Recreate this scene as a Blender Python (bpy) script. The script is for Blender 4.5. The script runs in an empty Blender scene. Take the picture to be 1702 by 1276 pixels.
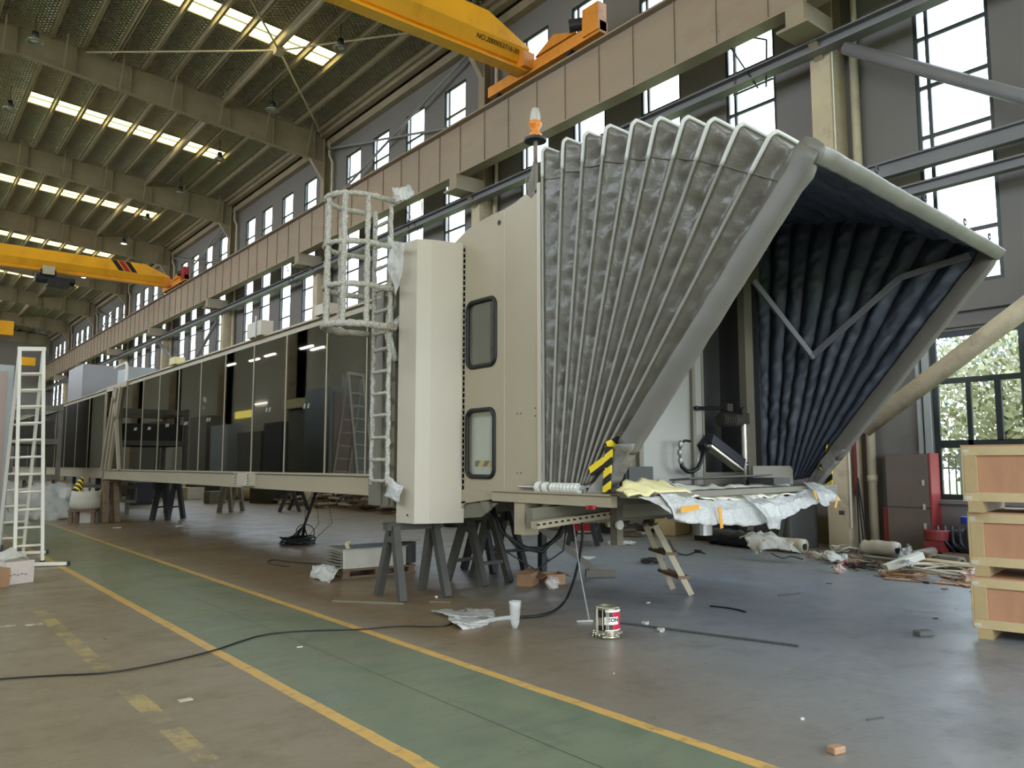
import bpy, bmesh, math, random
from mathutils import Vector as V, Matrix, noise
S = bpy.context.scene
COL = S.collection
R = random.Random(11)
PI = math.pi
ZUP = V((0, 0, 1))

# ---------------------------------------------------------------- camera
FPX, YAW, PIT, HCAM = 1320.0, math.radians(38.58), math.radians(5.8), 1.6
CP = V((0, 0, HCAM))
CD = V((math.sin(YAW)*math.cos(PIT), math.cos(YAW)*math.cos(PIT), math.sin(PIT)))
CR = V((math.cos(YAW), -math.sin(YAW), 0))
CU = CR.cross(CD)
def ray(x, y): return CD*FPX + CR*(x-851) - CU*(y-638)
def hit(x, y, ax, c):
    v = ray(x, y)
    return CP + v*((c-CP[ax])/v[ax])
def F(x, y, z=0.0): return hit(x, y, 2, z)
def PX(x, y, c): return hit(x, y, 0, c)
def PY(x, y, c): return hit(x, y, 1, c)
def VT(x, y, p):
    v = ray(x, y)
    return CP + v*((v.x*p[0]+v.y*p[1])/(v.x*v.x+v.y*v.y))

# ---------------------------------------------------------------- materials
def lin(c):
    c = c/255.0
    return c/12.92 if c <= 0.04045 else ((c+0.055)/1.055)**2.4
def rgb(r, g, b): return (lin(r), lin(g), lin(b), 1)
MATS = {}
def nt(name):
    m = bpy.data.materials.new(name); m.use_nodes = True
    t = m.node_tree; t.nodes.clear()
    o = t.nodes.new('ShaderNodeOutputMaterial')
    MATS[name] = m
    return m, t, o
def nd(t, kind, **kw):
    n = t.nodes.new('ShaderNode'+kind)
    for k, v in kw.items():
        if k in n.inputs: n.inputs[k].default_value = v
        else: setattr(n, k, v)
    return n
def ln(t, a, ao, b, bi): t.links.new(a.outputs[ao], b.inputs[bi])
def mixrgb(t, fac, a, b, blend='MIX'):
    n = t.nodes.new('ShaderNodeMix'); n.data_type = 'RGBA'; n.blend_type = blend
    for i, v in ((0, fac), (6, a), (7, b)):
        if hasattr(v, 'node'): t.links.new(v, n.inputs[i])
        else: n.inputs[i].default_value = v
    return n.outputs[2]
def mth(t, op, a, b=0.0, c=None):
    n = t.nodes.new('ShaderNodeMath'); n.operation = op
    for i, v in ((0, a), (1, b), (2, c)):
        if v is None: continue
        if hasattr(v, 'node'): t.links.new(v, n.inputs[i])
        else: n.inputs[i].default_value = v
    return n.outputs[0]
def mat(name, col, rough=.6, metal=0, var=.12, vs=3.0, bump=0, bs=40, dirt=None, dscale=1.2, damt=.5, spec=.5, alpha=None, trans=0, stretch=None):
    m, t, o = nt(name)
    tc = nd(t, 'TexCoord')
    src = (tc, 'Object')
    if stretch:
        mp = nd(t, 'Mapping'); mp.inputs['Scale'].default_value = stretch
        ln(t, tc, 'Object', mp, 'Vector'); src = (mp, 'Vector')
    n1 = nd(t, 'TexNoise', Scale=vs, Detail=5.0, Roughness=.6); ln(t, *src, n1, 'Vector')
    c = rgb(*col)
    lo = tuple(x*(1-var) for x in c[:3])+(1,); hi = tuple(min(1, x*(1+var)) for x in c[:3])+(1,)
    r1 = nd(t, 'ValToRGB'); r1.color_ramp.elements[0].position = .3; r1.color_ramp.elements[1].position = .7
    r1.color_ramp.elements[0].color = lo; r1.color_ramp.elements[1].color = hi
    ln(t, n1, 'Fac', r1, 'Fac')
    cs = r1.outputs['Color']
    if dirt:
        n2 = nd(t, 'TexNoise', Scale=dscale, Detail=8.0, Roughness=.7); ln(t, *src, n2, 'Vector')
        r2 = nd(t, 'ValToRGB'); r2.color_ramp.elements[0].position = .5; r2.color_ramp.elements[1].position = .72
        r2.color_ramp.elements[0].color = (0, 0, 0, 1); r2.color_ramp.elements[1].color = (damt,)*3+(1,)
        ln(t, n2, 'Fac', r2, 'Fac')
        cs = mixrgb(t, r2.outputs['Color'], cs, rgb(*dirt))
    b = nd(t, 'BsdfPrincipled', Roughness=rough, Metallic=metal)
    b.inputs['Specular IOR Level'].default_value = spec
    t.links.new(cs, b.inputs['Base Color'])
    if trans: b.inputs['Transmission Weight'].default_value = trans
    if bump:
        n3 = nd(t, 'TexNoise', Scale=bs, Detail=4.0); ln(t, *src, n3, 'Vector')
        bp = nd(t, 'Bump', Strength=min(1, bump), Distance=.02*max(1, bump)); ln(t, n3, 'Fac', bp, 'Height'); ln(t, bp, 'Normal', b, 'Normal')
    sh = b.outputs[0]
    if alpha is not None:
        tr = nd(t, 'BsdfTransparent'); mx = nd(t, 'MixShader', Fac=alpha)
        t.links.new(tr.outputs[0], mx.inputs[1]); t.links.new(sh, mx.inputs[2]); sh = mx.outputs[0]
    t.links.new(sh, o.inputs['Surface'])
    return m
def emis(name, col, strength):
    m, t, o = nt(name)
    e = nd(t, 'Emission', Strength=strength); e.inputs['Color'].default_value = rgb(*col)
    ln(t, e, 0, o, 'Surface'); return m
def glass(name, tint, gloss, rough=.02, gcol=(1, 1, 1, 1), fres=1.0):
    m, t, o = nt(name)
    tr = nd(t, 'BsdfTransparent'); tr.inputs['Color'].default_value = (*tint, 1)
    g = nd(t, 'BsdfGlossy', Roughness=rough); g.inputs['Color'].default_value = gcol
    lw = nd(t, 'LayerWeight', Blend=.35)
    f = mth(t, 'MULTIPLY_ADD', lw.outputs['Fresnel'], (1-gloss)*fres, gloss)
    mx = nd(t, 'MixShader'); t.links.new(f, mx.inputs[0])
    t.links.new(tr.outputs[0], mx.inputs[1]); t.links.new(g.outputs[0], mx.inputs[2])
    ln(t, mx, 0, o, 'Surface'); return m
def stripes(name, c1, c2, k, dirv=(1, 0, 1), duty=0.0, rough=.5):
    m, t, o = nt(name)
    tc = nd(t, 'TexCoord'); d = nd(t, 'VectorMath', operation='DOT_PRODUCT'); ln(t, tc, 'Object', d, 0); d.inputs[1].default_value = dirv
    s = mth(t, 'SINE', mth(t, 'MULTIPLY', d.outputs['Value'], k))
    st = mth(t, 'GREATER_THAN', s, duty)
    b = nd(t, 'BsdfPrincipled', Roughness=rough)
    t.links.new(mixrgb(t, st, rgb(*c1), rgb(*c2)), b.inputs['Base Color'])
    ln(t, b, 0, o, 'Surface'); return m

mat('bridge_paint', (170, 158, 133), .42, var=.03, vs=.6, dirt=(150, 142, 118), dscale=.9, damt=.35)
mat('bridge_light', (190, 181, 162), .4, var=.03, vs=.6, dirt=(170, 165, 145), dscale=.8, damt=.3)
mat('bridge_dark', (120, 115, 100), .5, var=.08, vs=1.5)
mat('inner_panel', (146, 146, 138), .35, var=.03, vs=.8)
mat('recess', (70, 70, 68), .6, var=.1)
mat('rubber', (16, 16, 16), .55, var=.1)
mat('black_cable', (14, 13, 12), .5, var=.1)
mat('horse_paint', (78, 77, 70), .5, var=.1, vs=4, dirt=(60, 58, 50), dscale=5)
mat('horse_dark', (52, 54, 55), .55, var=.1, vs=4)
mat('red_paint', (160, 28, 40), .45, var=.12, vs=4)
mat('dull_red', (120, 40, 42), .6, var=.12, vs=4)
mat('steel_beam', (150, 138, 118), .55, var=.1, vs=.8, dirt=(110, 98, 80), dscale=1.3)
mat('girder', (150, 136, 120), .55, var=.08, vs=.5, dirt=(120, 95, 72), dscale=.5, damt=.55, stretch=(1, .35, 1.2))
mat('brace', (118, 118, 122), .55, var=.1, vs=1)
mat('pipe_cream', (196, 186, 160), .45, var=.06, vs=1, dirt=(150, 130, 100), dscale=3)
mat('wall_open_side', (188, 184, 172), .8, var=.08, vs=.4)
ORD = ('first', 'second', 'third', 'fourth', 'fifth', 'sixth', 'seventh', 'eighth', 'ninth', 'tenth')
mat('fire_red', (104, 34, 40), .45, var=.1, vs=3)
mat('wall_paint', (114, 111, 109), .75, var=.07, vs=.45, dirt=(120, 115, 110), dscale=.6, damt=.5, bump=.15, bs=12)
mat('concrete_col', (194, 180, 154), .8, var=.1, vs=1.2, dirt=(120, 105, 88), dscale=2.2, damt=.6, bump=.2, bs=20)
mat('win_frame', (38, 46, 46), .4, var=.1)
mat('win_frame_grey', (120, 124, 126), .4, var=.1)
mat('crane_yellow', (240, 176, 40), .38, var=.06, vs=1, dirt=(170, 105, 20), dscale=1.2, damt=.4)
mat('crane_orange', (222, 148, 66), .45, var=.08, vs=2, dirt=(150, 90, 40), dscale=4)
mat('dark_motor', (34, 36, 46), .5, var=.1)
mat('black_paint', (14, 14, 14), .5, var=.05)
mat('alu', (196, 196, 190), .4, metal=.25, var=.05, vs=3)
mat('ladder_white', (226, 222, 208), .42, var=.05, vs=3)
mat('steel_bright', (214, 210, 194), .25, metal=.35, var=.08, vs=6, bump=.1, bs=8)
mat('zinc', (170, 170, 165), .4, metal=.6, var=.1, vs=9)
mat('bellow_out', (112, 108, 98), .33, var=.05, vs=2, bump=.8, bs=8, spec=.65)
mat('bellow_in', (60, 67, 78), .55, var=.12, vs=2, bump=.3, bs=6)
mat('hoop_grey', (146, 144, 134), .42, var=.08, vs=5)
mat('hoop_white', (206, 206, 200), .42, var=.05, vs=5)
mat('bumper', (110, 107, 99), .42, var=.05, vs=1.5, bump=.2, bs=5)
mat('bumper_crumple', (128, 125, 118), .3, var=.1, vs=5, bump=.9, bs=14)
mat('ply', (176, 130, 96), .55, var=.1, vs=1.4, dirt=(140, 98, 70), dscale=1.4, damt=.6, stretch=(1, 1, .3))
mat('pine', (174, 150, 106), .6, var=.1, vs=3, dirt=(150, 118, 74), dscale=7, damt=.5)
mat('pine_pale', (190, 168, 124), .6, var=.1, vs=3, dirt=(160, 130, 90), dscale=7, damt=.5)
mat('old_wood', (122, 100, 76), .75, var=.2, vs=5, dirt=(70, 56, 44), dscale=4)
mat('cardboard', (166, 130, 96), .75, var=.12, vs=4, dirt=(120, 90, 64), dscale=4)
mat('white_card', (220, 208, 198), .7, var=.06, vs=4, dirt=(180, 165, 155), dscale=4)
mat('white_bag', (206, 200, 182), .55, var=.06, vs=4, bump=.6, bs=9)
mat('bubble', (208, 208, 202), .2, var=.1, vs=40, bump=1.2, bs=45, dirt=(150, 148, 138), dscale=12, damt=.5, spec=.8)
mat('bubble_pipe', (196, 192, 178), .25, var=.25, vs=36, bump=1.4, bs=50, dirt=(112, 108, 94), dscale=26, damt=.75, spec=.8)
mat('film', (224, 224, 218), .2, var=.06, vs=8, bump=.9, bs=16, alpha=.5)
mat('film_thin', (226, 228, 224), .18, var=.06, vs=8, bump=.9, bs=18, alpha=.36)
mat('foam_yellow', (228, 216, 160), .6, var=.08, vs=4, bump=.3, bs=14)
mat('foam_white', (222, 220, 200), .5, var=.06, vs=10, bump=.4, bs=40)
mat('tape_orange', (226, 164, 60), .45, var=.05)
mat('white_plastic', (228, 228, 218), .4, var=.04)
mat('tarp_dark', (34, 37, 42), .55, var=.15, vs=2, bump=.6, bs=5)
mat('tarp_grey', (66, 66, 64), .65, var=.15, vs=2, bump=.5, bs=5)
mat('roll_navy', (24, 30, 44), .35, var=.2, vs=6, bump=.5, bs=9)
mat('roll_white', (196, 188, 168), .5, var=.1, vs=4, bump=.3, bs=9)
mat('cab_brown', (104, 92, 84), .5, var=.12, vs=2, dirt=(76, 66, 60), dscale=2)
mat('cab_red', (148, 56, 58), .45, var=.06, vs=2)
mat('blue_paint', (26, 56, 150), .4, var=.1)
mat('clutter_grey', (112, 108, 98), .7, var=.2, vs=3)
mat('clutter_dark', (58, 54, 48), .7, var=.2, vs=3)
mat('clutter_pale', (190, 184, 170), .6, var=.12, vs=3)
mat('panel_pink', (208, 178, 164), .4, var=.04, vs=2)
mat('panel_rose', (164, 144, 134), .5, var=.04, vs=2)
mat('panel_grey', (158, 164, 164), .4, var=.05, vs=1)
mat('duct_grey', (140, 138, 142), .4, metal=.3, var=.05, vs=2)
mat('stone', (92, 96, 92), .8, var=.15, vs=12, bump=.4, bs=40)
mat('can_tin', (180, 174, 150), .3, metal=.8, var=.2, vs=25, dirt=(60, 58, 44), dscale=16, damt=.8)
mat('can_black', (30, 28, 24), .35, var=.2, vs=20, dirt=(140, 132, 112), dscale=9, damt=.5, stretch=(1, 1, .25))
mat('can_red', (196, 36, 64), .35, var=.08, vs=10)
mat('orange_glass', (224, 132, 40), .25, var=.05)
mat('leaf_yellow', (150, 146, 98), .7, var=.2, vs=2)
mat('leaf_green', (112, 124, 112), .7, var=.25, vs=2)
mat('bark', (90, 76, 60), .8, var=.2, vs=6)
mat('grass', (140, 150, 84), .9, var=.2, vs=1.5)
mat('fence_grey', (120, 124, 128), .5, var=.05)
mat('lamp_shell', (150, 150, 146), .35, metal=.5, var=.05)
mat('pit', (20, 18, 14), .6, var=.1)
stripes('hazard', (20, 20, 16), (236, 206, 40), 42, (1, .6, 1))
stripes('hazard_wall', (24, 22, 20), (232, 184, 60), 34, (0, 1, .8))
stripes('slot_bar', (60, 58, 50), (150, 146, 130), 70, (1, 0, 0), -.5)
emis('skylight_glow', (255, 238, 150), 3.4)
emis('lamp_yellow', (255, 236, 120), 1.1)
emis('lamp_glow', (255, 252, 240), 9)
glass('win_glass', (.96, .98, .98), .03, fres=0)
glass('tunnel_glass', (.2, .215, .2), .16, gcol=(.8, .8, .76, 1), fres=.7)
glass('cab_glass', (.93, .95, .95), .06, fres=.25)

def floor_mat():
    m, t, o = nt('floor_paint')
    tc = nd(t, 'TexCoord'); sp = nd(t, 'SeparateXYZ'); ln(t, tc, 'Object', sp, 0)
    x, y = sp.outputs[0], sp.outputs[1]
    def noise_(scale, det=6, r=.65, st=None):
        n = nd(t, 'TexNoise', Scale=scale, Detail=float(det), Roughness=r)
        if st:
            mp = nd(t, 'Mapping'); mp.inputs['Scale'].default_value = st; ln(t, tc, 'Object', mp, 'Vector'); ln(t, mp, 'Vector', n, 'Vector')
        else: ln(t, tc, 'Object', n, 'Vector')
        return n.outputs['Fac']
    def ramp(f, a, b):
        mr = nd(t, 'MapRange'); t.links.new(f, mr.inputs[0]); mr.inputs[1].default_value = a; mr.inputs[2].default_value = b
        return mr.outputs[0]
    def band(v, lo, hi): return mth(t, 'MULTIPLY', mth(t, 'GREATER_THAN', v, lo), mth(t, 'LESS_THAN', v, hi))
    wob = mth(t, 'MULTIPLY', mth(t, 'SUBTRACT', noise_(3.0), .5), .03)
    xw = mth(t, 'ADD', x, wob)
    big = noise_(.35, 5, .6); mid = noise_(1.6, 6, .7); fine = noise_(9.0, 6, .7); scr = noise_(5.0, 5, .7, (1, .18, 1)); scr2 = noise_(5.0, 5, .7, (.18, 1, 1))
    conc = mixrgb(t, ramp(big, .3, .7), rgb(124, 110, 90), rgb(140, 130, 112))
    lit_conc = mixrgb(t, ramp(mth(t, 'MULTIPLY_ADD', y, -.5, x), 1.2, 4.5), conc, mixrgb(t, ramp(big, .3, .7), rgb(122, 125, 128), rgb(138, 140, 142)))  # skylight warmth and greyer window side painted into the concrete colour
    lit_conc = mixrgb(t, mth(t, 'MULTIPLY', mth(t, 'MULTIPLY', ramp(x, 3.9, 4.3), ramp(mth(t, 'MULTIPLY_ADD', y, -.5, x), 3.2, 1.0)), ramp(big, .25, .6)), lit_conc, rgb(122, 100, 72))  # worn brown tone, its spread painted to follow the skylight's warmth
    lit_conc = mixrgb(t, mth(t, 'MULTIPLY', ramp(mid, .52, .75), .45), lit_conc, rgb(84, 78, 68))
    green = mixrgb(t, ramp(mid, .35, .65), rgb(102, 114, 94), rgb(118, 126, 104))
    green = mixrgb(t, mth(t, 'MULTIPLY', ramp(big, .45, .62), .6), green, rgb(122, 118, 100))
    green = mixrgb(t, mth(t, 'MULTIPLY', ramp(scr2, .54, .68), .6), green, rgb(72, 84, 72))
    green = mixrgb(t, mth(t, 'MULTIPLY', ramp(fine, .58, .72), .35), green, rgb(140, 140, 118))
    c = mixrgb(t, band(xw, 2.40, 3.81), lit_conc, green)
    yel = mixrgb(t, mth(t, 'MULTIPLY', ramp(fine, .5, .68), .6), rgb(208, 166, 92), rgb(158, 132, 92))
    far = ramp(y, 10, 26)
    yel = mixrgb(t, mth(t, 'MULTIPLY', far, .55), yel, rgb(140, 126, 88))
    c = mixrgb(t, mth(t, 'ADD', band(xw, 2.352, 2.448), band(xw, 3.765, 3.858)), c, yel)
    oldm = mth(t, 'MULTIPLY', band(xw, 1.445, 1.575), mth(t, 'MULTIPLY', band(y, 4.4, 10.3), ramp(noise_(2.2, 8, .8), .47, .58)))
    c = mixrgb(t, mth(t, 'MULTIPLY', oldm, .85), c, rgb(182, 160, 104))
    for px0, px1, py0, py1 in ((-4, 26, 1036, 1044), (46, 68, 1034, 1041)):
        p0, p1 = F((px0+px1)/2, (py0+py1)/2), F(px1, (py0+py1)/2-3); w_ = (p1-p0).length*.8
        c = mixrgb(t, mth(t, 'MULTIPLY', mth(t, 'MULTIPLY', band(x, p0.x-w_, p0.x+w_), band(y, p0.y-.05, p0.y+.05)), ramp(fine, .62, .45)), c, rgb(206, 200, 186))
    seam = mth(t, 'ADD', band(x, 3.113, 3.124), mth(t, 'ADD', band(x, 9.02, 9.035), band(x, -2.6, -2.588)))
    sy = mth(t, 'ADD', band(y, 14.0, 14.015), band(y, 23.0, 23.02))
    c = mixrgb(t, mth(t, 'MULTIPLY', mth(t, 'MAXIMUM', seam, sy), .75), c, rgb(46, 44, 38))
    c = mixrgb(t, mth(t, 'MULTIPLY', ramp(scr2, .58, .74), .4), c, rgb(160, 152, 138))
    c = mixrgb(t, mth(t, 'MULTIPLY', ramp(fine, .56, .76), .45), c, rgb(72, 68, 60))
    st = noise_(4.0, 7, .75, (.2, 1, 1))
    c = mixrgb(t, mth(t, 'MULTIPLY', ramp(st, .56, .7), .35), c, rgb(74, 70, 62))
    b = nd(t, 'BsdfPrincipled'); t.links.new(c, b.inputs['Base Color'])
    rr = mth(t, 'MULTIPLY_ADD', ramp(mid, .3, .7), .22, .26)
    t.links.new(rr, b.inputs['Roughness'])
    b.inputs['Specular IOR Level'].default_value = .45
    bp = nd(t, 'Bump', Strength=.25, Distance=.01); t.links.new(fine, bp.inputs['Height']); ln(t, bp, 'Normal', b, 'Normal')
    ln(t, b, 0, o, 'Surface')
floor_mat()
def roof_mat():
    m, t, o = nt('roof_foil')
    tc = nd(t, 'TexCoord'); sp = nd(t, 'SeparateXYZ'); ln(t, tc, 'Object', sp, 0)
    a = mth(t, 'SINE', mth(t, 'MULTIPLY', mth(t, 'ADD', sp.outputs[0], sp.outputs[1]), 15))
    b_ = mth(t, 'SINE', mth(t, 'MULTIPLY', mth(t, 'SUBTRACT', sp.outputs[0], sp.outputs[1]), 15))
    h = mth(t, 'MINIMUM', mth(t, 'ABSOLUTE', a), mth(t, 'ABSOLUTE', b_))
    n = nd(t, 'TexNoise', Scale=1.5, Detail=6.0); ln(t, tc, 'Object', n, 'Vector')
    hh = mth(t, 'ADD', h, mth(t, 'MULTIPLY', n.outputs['Fac'], 1.2))
    b = nd(t, 'BsdfPrincipled', Roughness=.34, Metallic=.6)
    ed = mth(t, 'LESS_THAN', h, .16)
    t.links.new(mixrgb(t, mth(t, 'MULTIPLY', ed, .6), mixrgb(t, n.outputs['Fac'], rgb(176, 172, 158), rgb(206, 202, 190)), rgb(96, 92, 82)), b.inputs['Base Color'])
    bp = nd(t, 'Bump', Strength=1.0, Distance=.16); t.links.new(hh, bp.inputs['Height']); ln(t, bp, 'Normal', b, 'Normal')
    ln(t, b, 0, o, 'Surface')
roof_mat()

# ---------------------------------------------------------------- mesh builder
class MB:
    def __init__(s): s.v = []; s.f = []; s.mi = []; s.cur = 0
    def add(s, vs, fs):
        o = len(s.v); s.v += [V(p) for p in vs]
        for f in fs: s.f.append([i+o for i in f]); s.mi.append(s.cur)
        return s
    def box(s, c, d, rz=0.0, m=None):
        q = m or Matrix.Rotation(rz, 3, 'Z'); c = V(c); h = V(d)/2
        vs = [c+q@V((sx*h.x, sy*h.y, sz*h.z)) for sx in (-1, 1) for sy in (-1, 1) for sz in (-1, 1)]
        return s.add(vs, [(0, 1, 3, 2), (4, 6, 7, 5), (0, 4, 5, 1), (2, 3, 7, 6), (0, 2, 6, 4), (1, 5, 7, 3)])
    def bx(s, x0, x1, y0, y1, z0, z1): return s.box(((x0+x1)/2, (y0+y1)/2, (z0+z1)/2), (abs(x1-x0), abs(y1-y0), abs(z1-z0)))
    def bar(s, p, q, w, h, up=ZUP):
        p, q = V(p), V(q); d = (q-p).normalized(); a = d.cross(V(up))
        if a.length < 1e-4: a = d.cross(V((1, 0, 0)))
        a.normalize(); b = a.cross(d)
        vs = [e+a*(i*w/2)+b*(j*h/2) for e in (p, q) for i, j in ((-1, -1), (1, -1), (1, 1), (-1, 1))]
        return s.add(vs, [(0, 3, 2, 1), (4, 5, 6, 7), (0, 1, 5, 4), (1, 2, 6, 5), (2, 3, 7, 6), (3, 0, 4, 7)])
    def tube(s, pts, r, n=8, closed=False, cap=True):
        pts = [V(p) for p in pts]; L = len(pts); rs = r if isinstance(r, (list, tuple)) else [r]*L
        d0 = (pts[1]-pts[0]).normalized(); a = d0.orthogonal().normalized(); vs = []
        for i, p in enumerate(pts):
            if closed: d = pts[(i+1) % L]-pts[i-1]
            else: d = pts[min(i+1, L-1)]-pts[max(i-1, 0)]
            d.normalize(); a = a-d*a.dot(d)
            if a.length < 1e-5: a = d.orthogonal()
            a.normalize(); b = d.cross(a)
            vs += [p+(a*math.cos(2*PI*k/n)+b*math.sin(2*PI*k/n))*rs[i] for k in range(n)]
        fs = []
        for i in range(L if closed else L-1):
            j = (i+1) % L
            for k in range(n): fs.append((i*n+k, i*n+(k+1) % n, j*n+(k+1) % n, j*n+k))
        if cap and not closed: fs += [tuple(range(n-1, -1, -1)), tuple((L-1)*n+k for k in range(n))]
        return s.add(vs, fs)
    def cyl(s, p, q, r, r2=None, n=16): return s.tube([p, q], [r, r if r2 is None else r2], n)
    def prism(s, poly, off):
        poly = [V(p) for p in poly]; off = V(off); n = len(poly)
        vs = poly+[p+off for p in poly]
        return s.add(vs, [tuple(range(n)), tuple(range(2*n-1, n-1, -1))]+[(i, n+i, n+(i+1) % n, (i+1) % n) for i in range(n)])
    def lathe(s, prof, c, n=24):
        c = V(c); vs = []; L = len(prof)
        for r, z in prof: vs += [c+V((r*math.cos(2*PI*k/n), r*math.sin(2*PI*k/n), z)) for k in range(n)]
        fs = [(i*n+k, i*n+(k+1) % n, (i+1)*n+(k+1) % n, (i+1)*n+k) for i in range(L-1) for k in range(n)]
        return s.add(vs, fs)
    def ball(s, c, rx, ry, rz, n=12, m=8, jit=0):
        c = V(c); vs = []
        for i in range(m+1):
            th = PI*i/m
            for k in range(n):
                j = 1+R.uniform(-jit, jit)
                vs.append(c+V((rx*math.sin(th)*math.cos(2*PI*k/n)*j, ry*math.sin(th)*math.sin(2*PI*k/n)*j, rz*math.cos(th)*j)))
        return s.add(vs, [(i*n+k, (i+1)*n+k, (i+1)*n+(k+1) % n, i*n+(k+1) % n) for i in range(m) for k in range(n)])
    def grid(s, fn, nu, nv):
        vs = [fn(i/nu, j/nv) for i in range(nu+1) for j in range(nv+1)]; w = nv+1
        return s.add(vs, [(i*w+j, (i+1)*w+j, (i+1)*w+j+1, i*w+j+1) for i in range(nu) for j in range(nv)])
    def sheet(s, fn, nu, nv, th, m2=None):
        """a surface with thickness: fn(u,v) -> point; back side offset by th along the normal"""
        P = [[V(fn(i/nu, j/nv)) for j in range(nv+1)] for i in range(nu+1)]
        w = nv+1; N = []
        for i in range(nu+1):
            for j in range(nv+1):
                a = P[min(i+1, nu)][j]-P[max(i-1, 0)][j]; b = P[i][min(j+1, nv)]-P[i][max(j-1, 0)]
                n = a.cross(b); N.append(n.normalized() if n.length > 1e-9 else ZUP)
        f = [(i*w+j, (i+1)*w+j, (i+1)*w+j+1, i*w+j+1) for i in range(nu) for j in range(nv)]
        fl = [p for r_ in P for p in r_]; k = len(fl)
        c0 = s.cur
        o = len(s.v); s.v += fl+[p-n*th for p, n in zip(fl, N)]
        for q in f: s.f.append([i+o for i in q]); s.mi.append(c0)
        for q in f: s.f.append([i+o+k for i in reversed(q)]); s.mi.append(c0 if m2 is None else m2)
        rim = [(i, 0) for i in range(nu+1)]+[(nu, j) for j in range(1, nv+1)]+[(i, nv) for i in range(nu-1, -1, -1)]+[(0, j) for j in range(nv-1, 0, -1)]
        ids = [i*w+j for i, j in rim]
        for a, b in zip(ids, ids[1:]+ids[:1]): s.f.append([o+a, o+k+a, o+k+b, o+b]); s.mi.append(c0)
        return s
    def out(s, name, mats, parent=None, label=None, cat=None, group=None, kind=None, smooth=False, bevel=0, org=None, fixn=True):
        me = bpy.data.meshes.new(name)
        xs = [p.x for p in s.v]; ys = [p.y for p in s.v]; zs = [p.z for p in s.v]
        o = V(org) if org is not None else V(((min(xs)+max(xs))/2, (min(ys)+max(ys))/2, min(zs)))
        me.from_pydata([p-o for p in s.v], [], s.f)
        if not isinstance(mats, (list, tuple)): mats = [mats]
        for m in mats: me.materials.append(MATS[m])
        if len(mats) > 1: me.polygons.foreach_set('material_index', s.mi)
        if fixn:
            bm = bmesh.new(); bm.from_mesh(me); bmesh.ops.recalc_face_normals(bm, faces=bm.faces); bm.to_mesh(me); bm.free()
        if smooth: me.polygons.foreach_set('use_smooth', [True]*len(me.polygons))
        me.update()
        ob = bpy.data.objects.new(name, me); COL.objects.link(ob)
        if parent is not None: ob.parent = parent; ob.location = o-WL[parent.name]
        else: ob.location = o
        WL[ob.name] = o.copy()
        if bevel:
            md = ob.modifiers.new('bev', 'BEVEL'); md.width = bevel; md.segments = 2; md.limit_method = 'ANGLE'; md.angle_limit = .7
        tag(ob, label, cat, group, kind)
        return ob
WL = {}
def tag(o, label=None, cat=None, group=None, kind=None):
    if label: o['label'] = label
    if cat: o['category'] = cat
    if group: o['group'] = group
    if kind: o['kind'] = kind
    return o
def thing(name, label, cat, loc=(0, 0, 0), group=None, kind=None):
    o = bpy.data.objects.new(name, None); COL.objects.link(o); o.location = loc
    o.empty_display_size = .1
    WL[o.name] = V(loc)
    return tag(o, label, cat, group, kind)
def copy_tree(o, parent=None):
    c = o.copy(); COL.objects.link(c)
    if parent is not None: c.parent = parent
    WL[c.name] = WL.get(o.name, V((0, 0, 0))).copy()
    for ch in list(o.children): copy_tree(ch, c)
    return c
def place(o, loc, rz=0, label=None, group=None):
    o.location = loc; o.rotation_euler = (0, 0, rz)
    if label: o['label'] = label
    if group: o['group'] = group
    return o
def text_mesh(s_, size, bold=0.0):
    cu = bpy.data.curves.new('lettering', 'FONT'); cu.body = s_; cu.size = size; cu.extrude = .002; cu.offset = bold
    ob = bpy.data.objects.new('lettering', cu); COL.objects.link(ob)
    bpy.context.view_layer.update()
    me = bpy.data.meshes.new_from_object(ob.evaluated_get(bpy.context.evaluated_depsgraph_get()))
    vs = [v.co.copy() for v in me.vertices]; fs = [list(p.vertices) for p in me.polygons]
    bpy.data.objects.remove(ob); bpy.data.curves.remove(cu); bpy.data.meshes.remove(me)
    return vs, fs
def nz(p, s=1.0, seed=0.0): return noise.noise(V(p)*s+V((seed, seed*1.7, seed*.6)))
# ================================================================ hall
XW, XL, RX = 15.2, -8.8, 3.2          # right wall face, left wall face, ridge
Y0, Y1 = -9.0, 104.2
C0 = 8.2                               # first visible column line
COLS = [C0+12*k for k in range(-1, 9)]
def zroof(x): return 16.52+.075*((XW-x) if x >= RX else (x-XL))
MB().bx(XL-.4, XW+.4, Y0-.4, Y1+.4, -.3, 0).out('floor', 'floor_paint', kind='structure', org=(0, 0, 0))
b = MB(); b.bx(XL-60, XW+90, Y0-60, Y1+60, -.6, -.32)
b.out('ground', 'grass', kind='structure', org=(0, 0, 0))
# roof sheets with slots for the skylights
SKY_Y = [C0+12*k+6.3 for k in range(-1, 8)]
SKX = [(4.0, 12.4), (-6.0, 2.4)]
def roof_piece(b, x0, x1, y0, y1):
    a = [V((x0, y0, zroof(x0))), V((x1, y0, zroof(x1))), V((x1, y1, zroof(x1))), V((x0, y1, zroof(x0)))]
    b.prism(a, (0, 0, .08))
b = MB()
for x0, x1 in ((XL-.4, RX), (RX, XW+.4)):
    sk = SKX[0] if x0 == RX else SKX[1]
    yy = Y0-.4
    for sy in SKY_Y:
        roof_piece(b, x0, x1, yy, sy-.62)
        roof_piece(b, x0, sk[0], sy-.62, sy+.62); roof_piece(b, sk[1], x1, sy-.62, sy+.62)
        yy = sy+.62
    roof_piece(b, x0, x1, yy, Y1+.4)
b.out('ceiling', 'roof_foil', kind='structure', org=(0, 0, 0))
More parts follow.
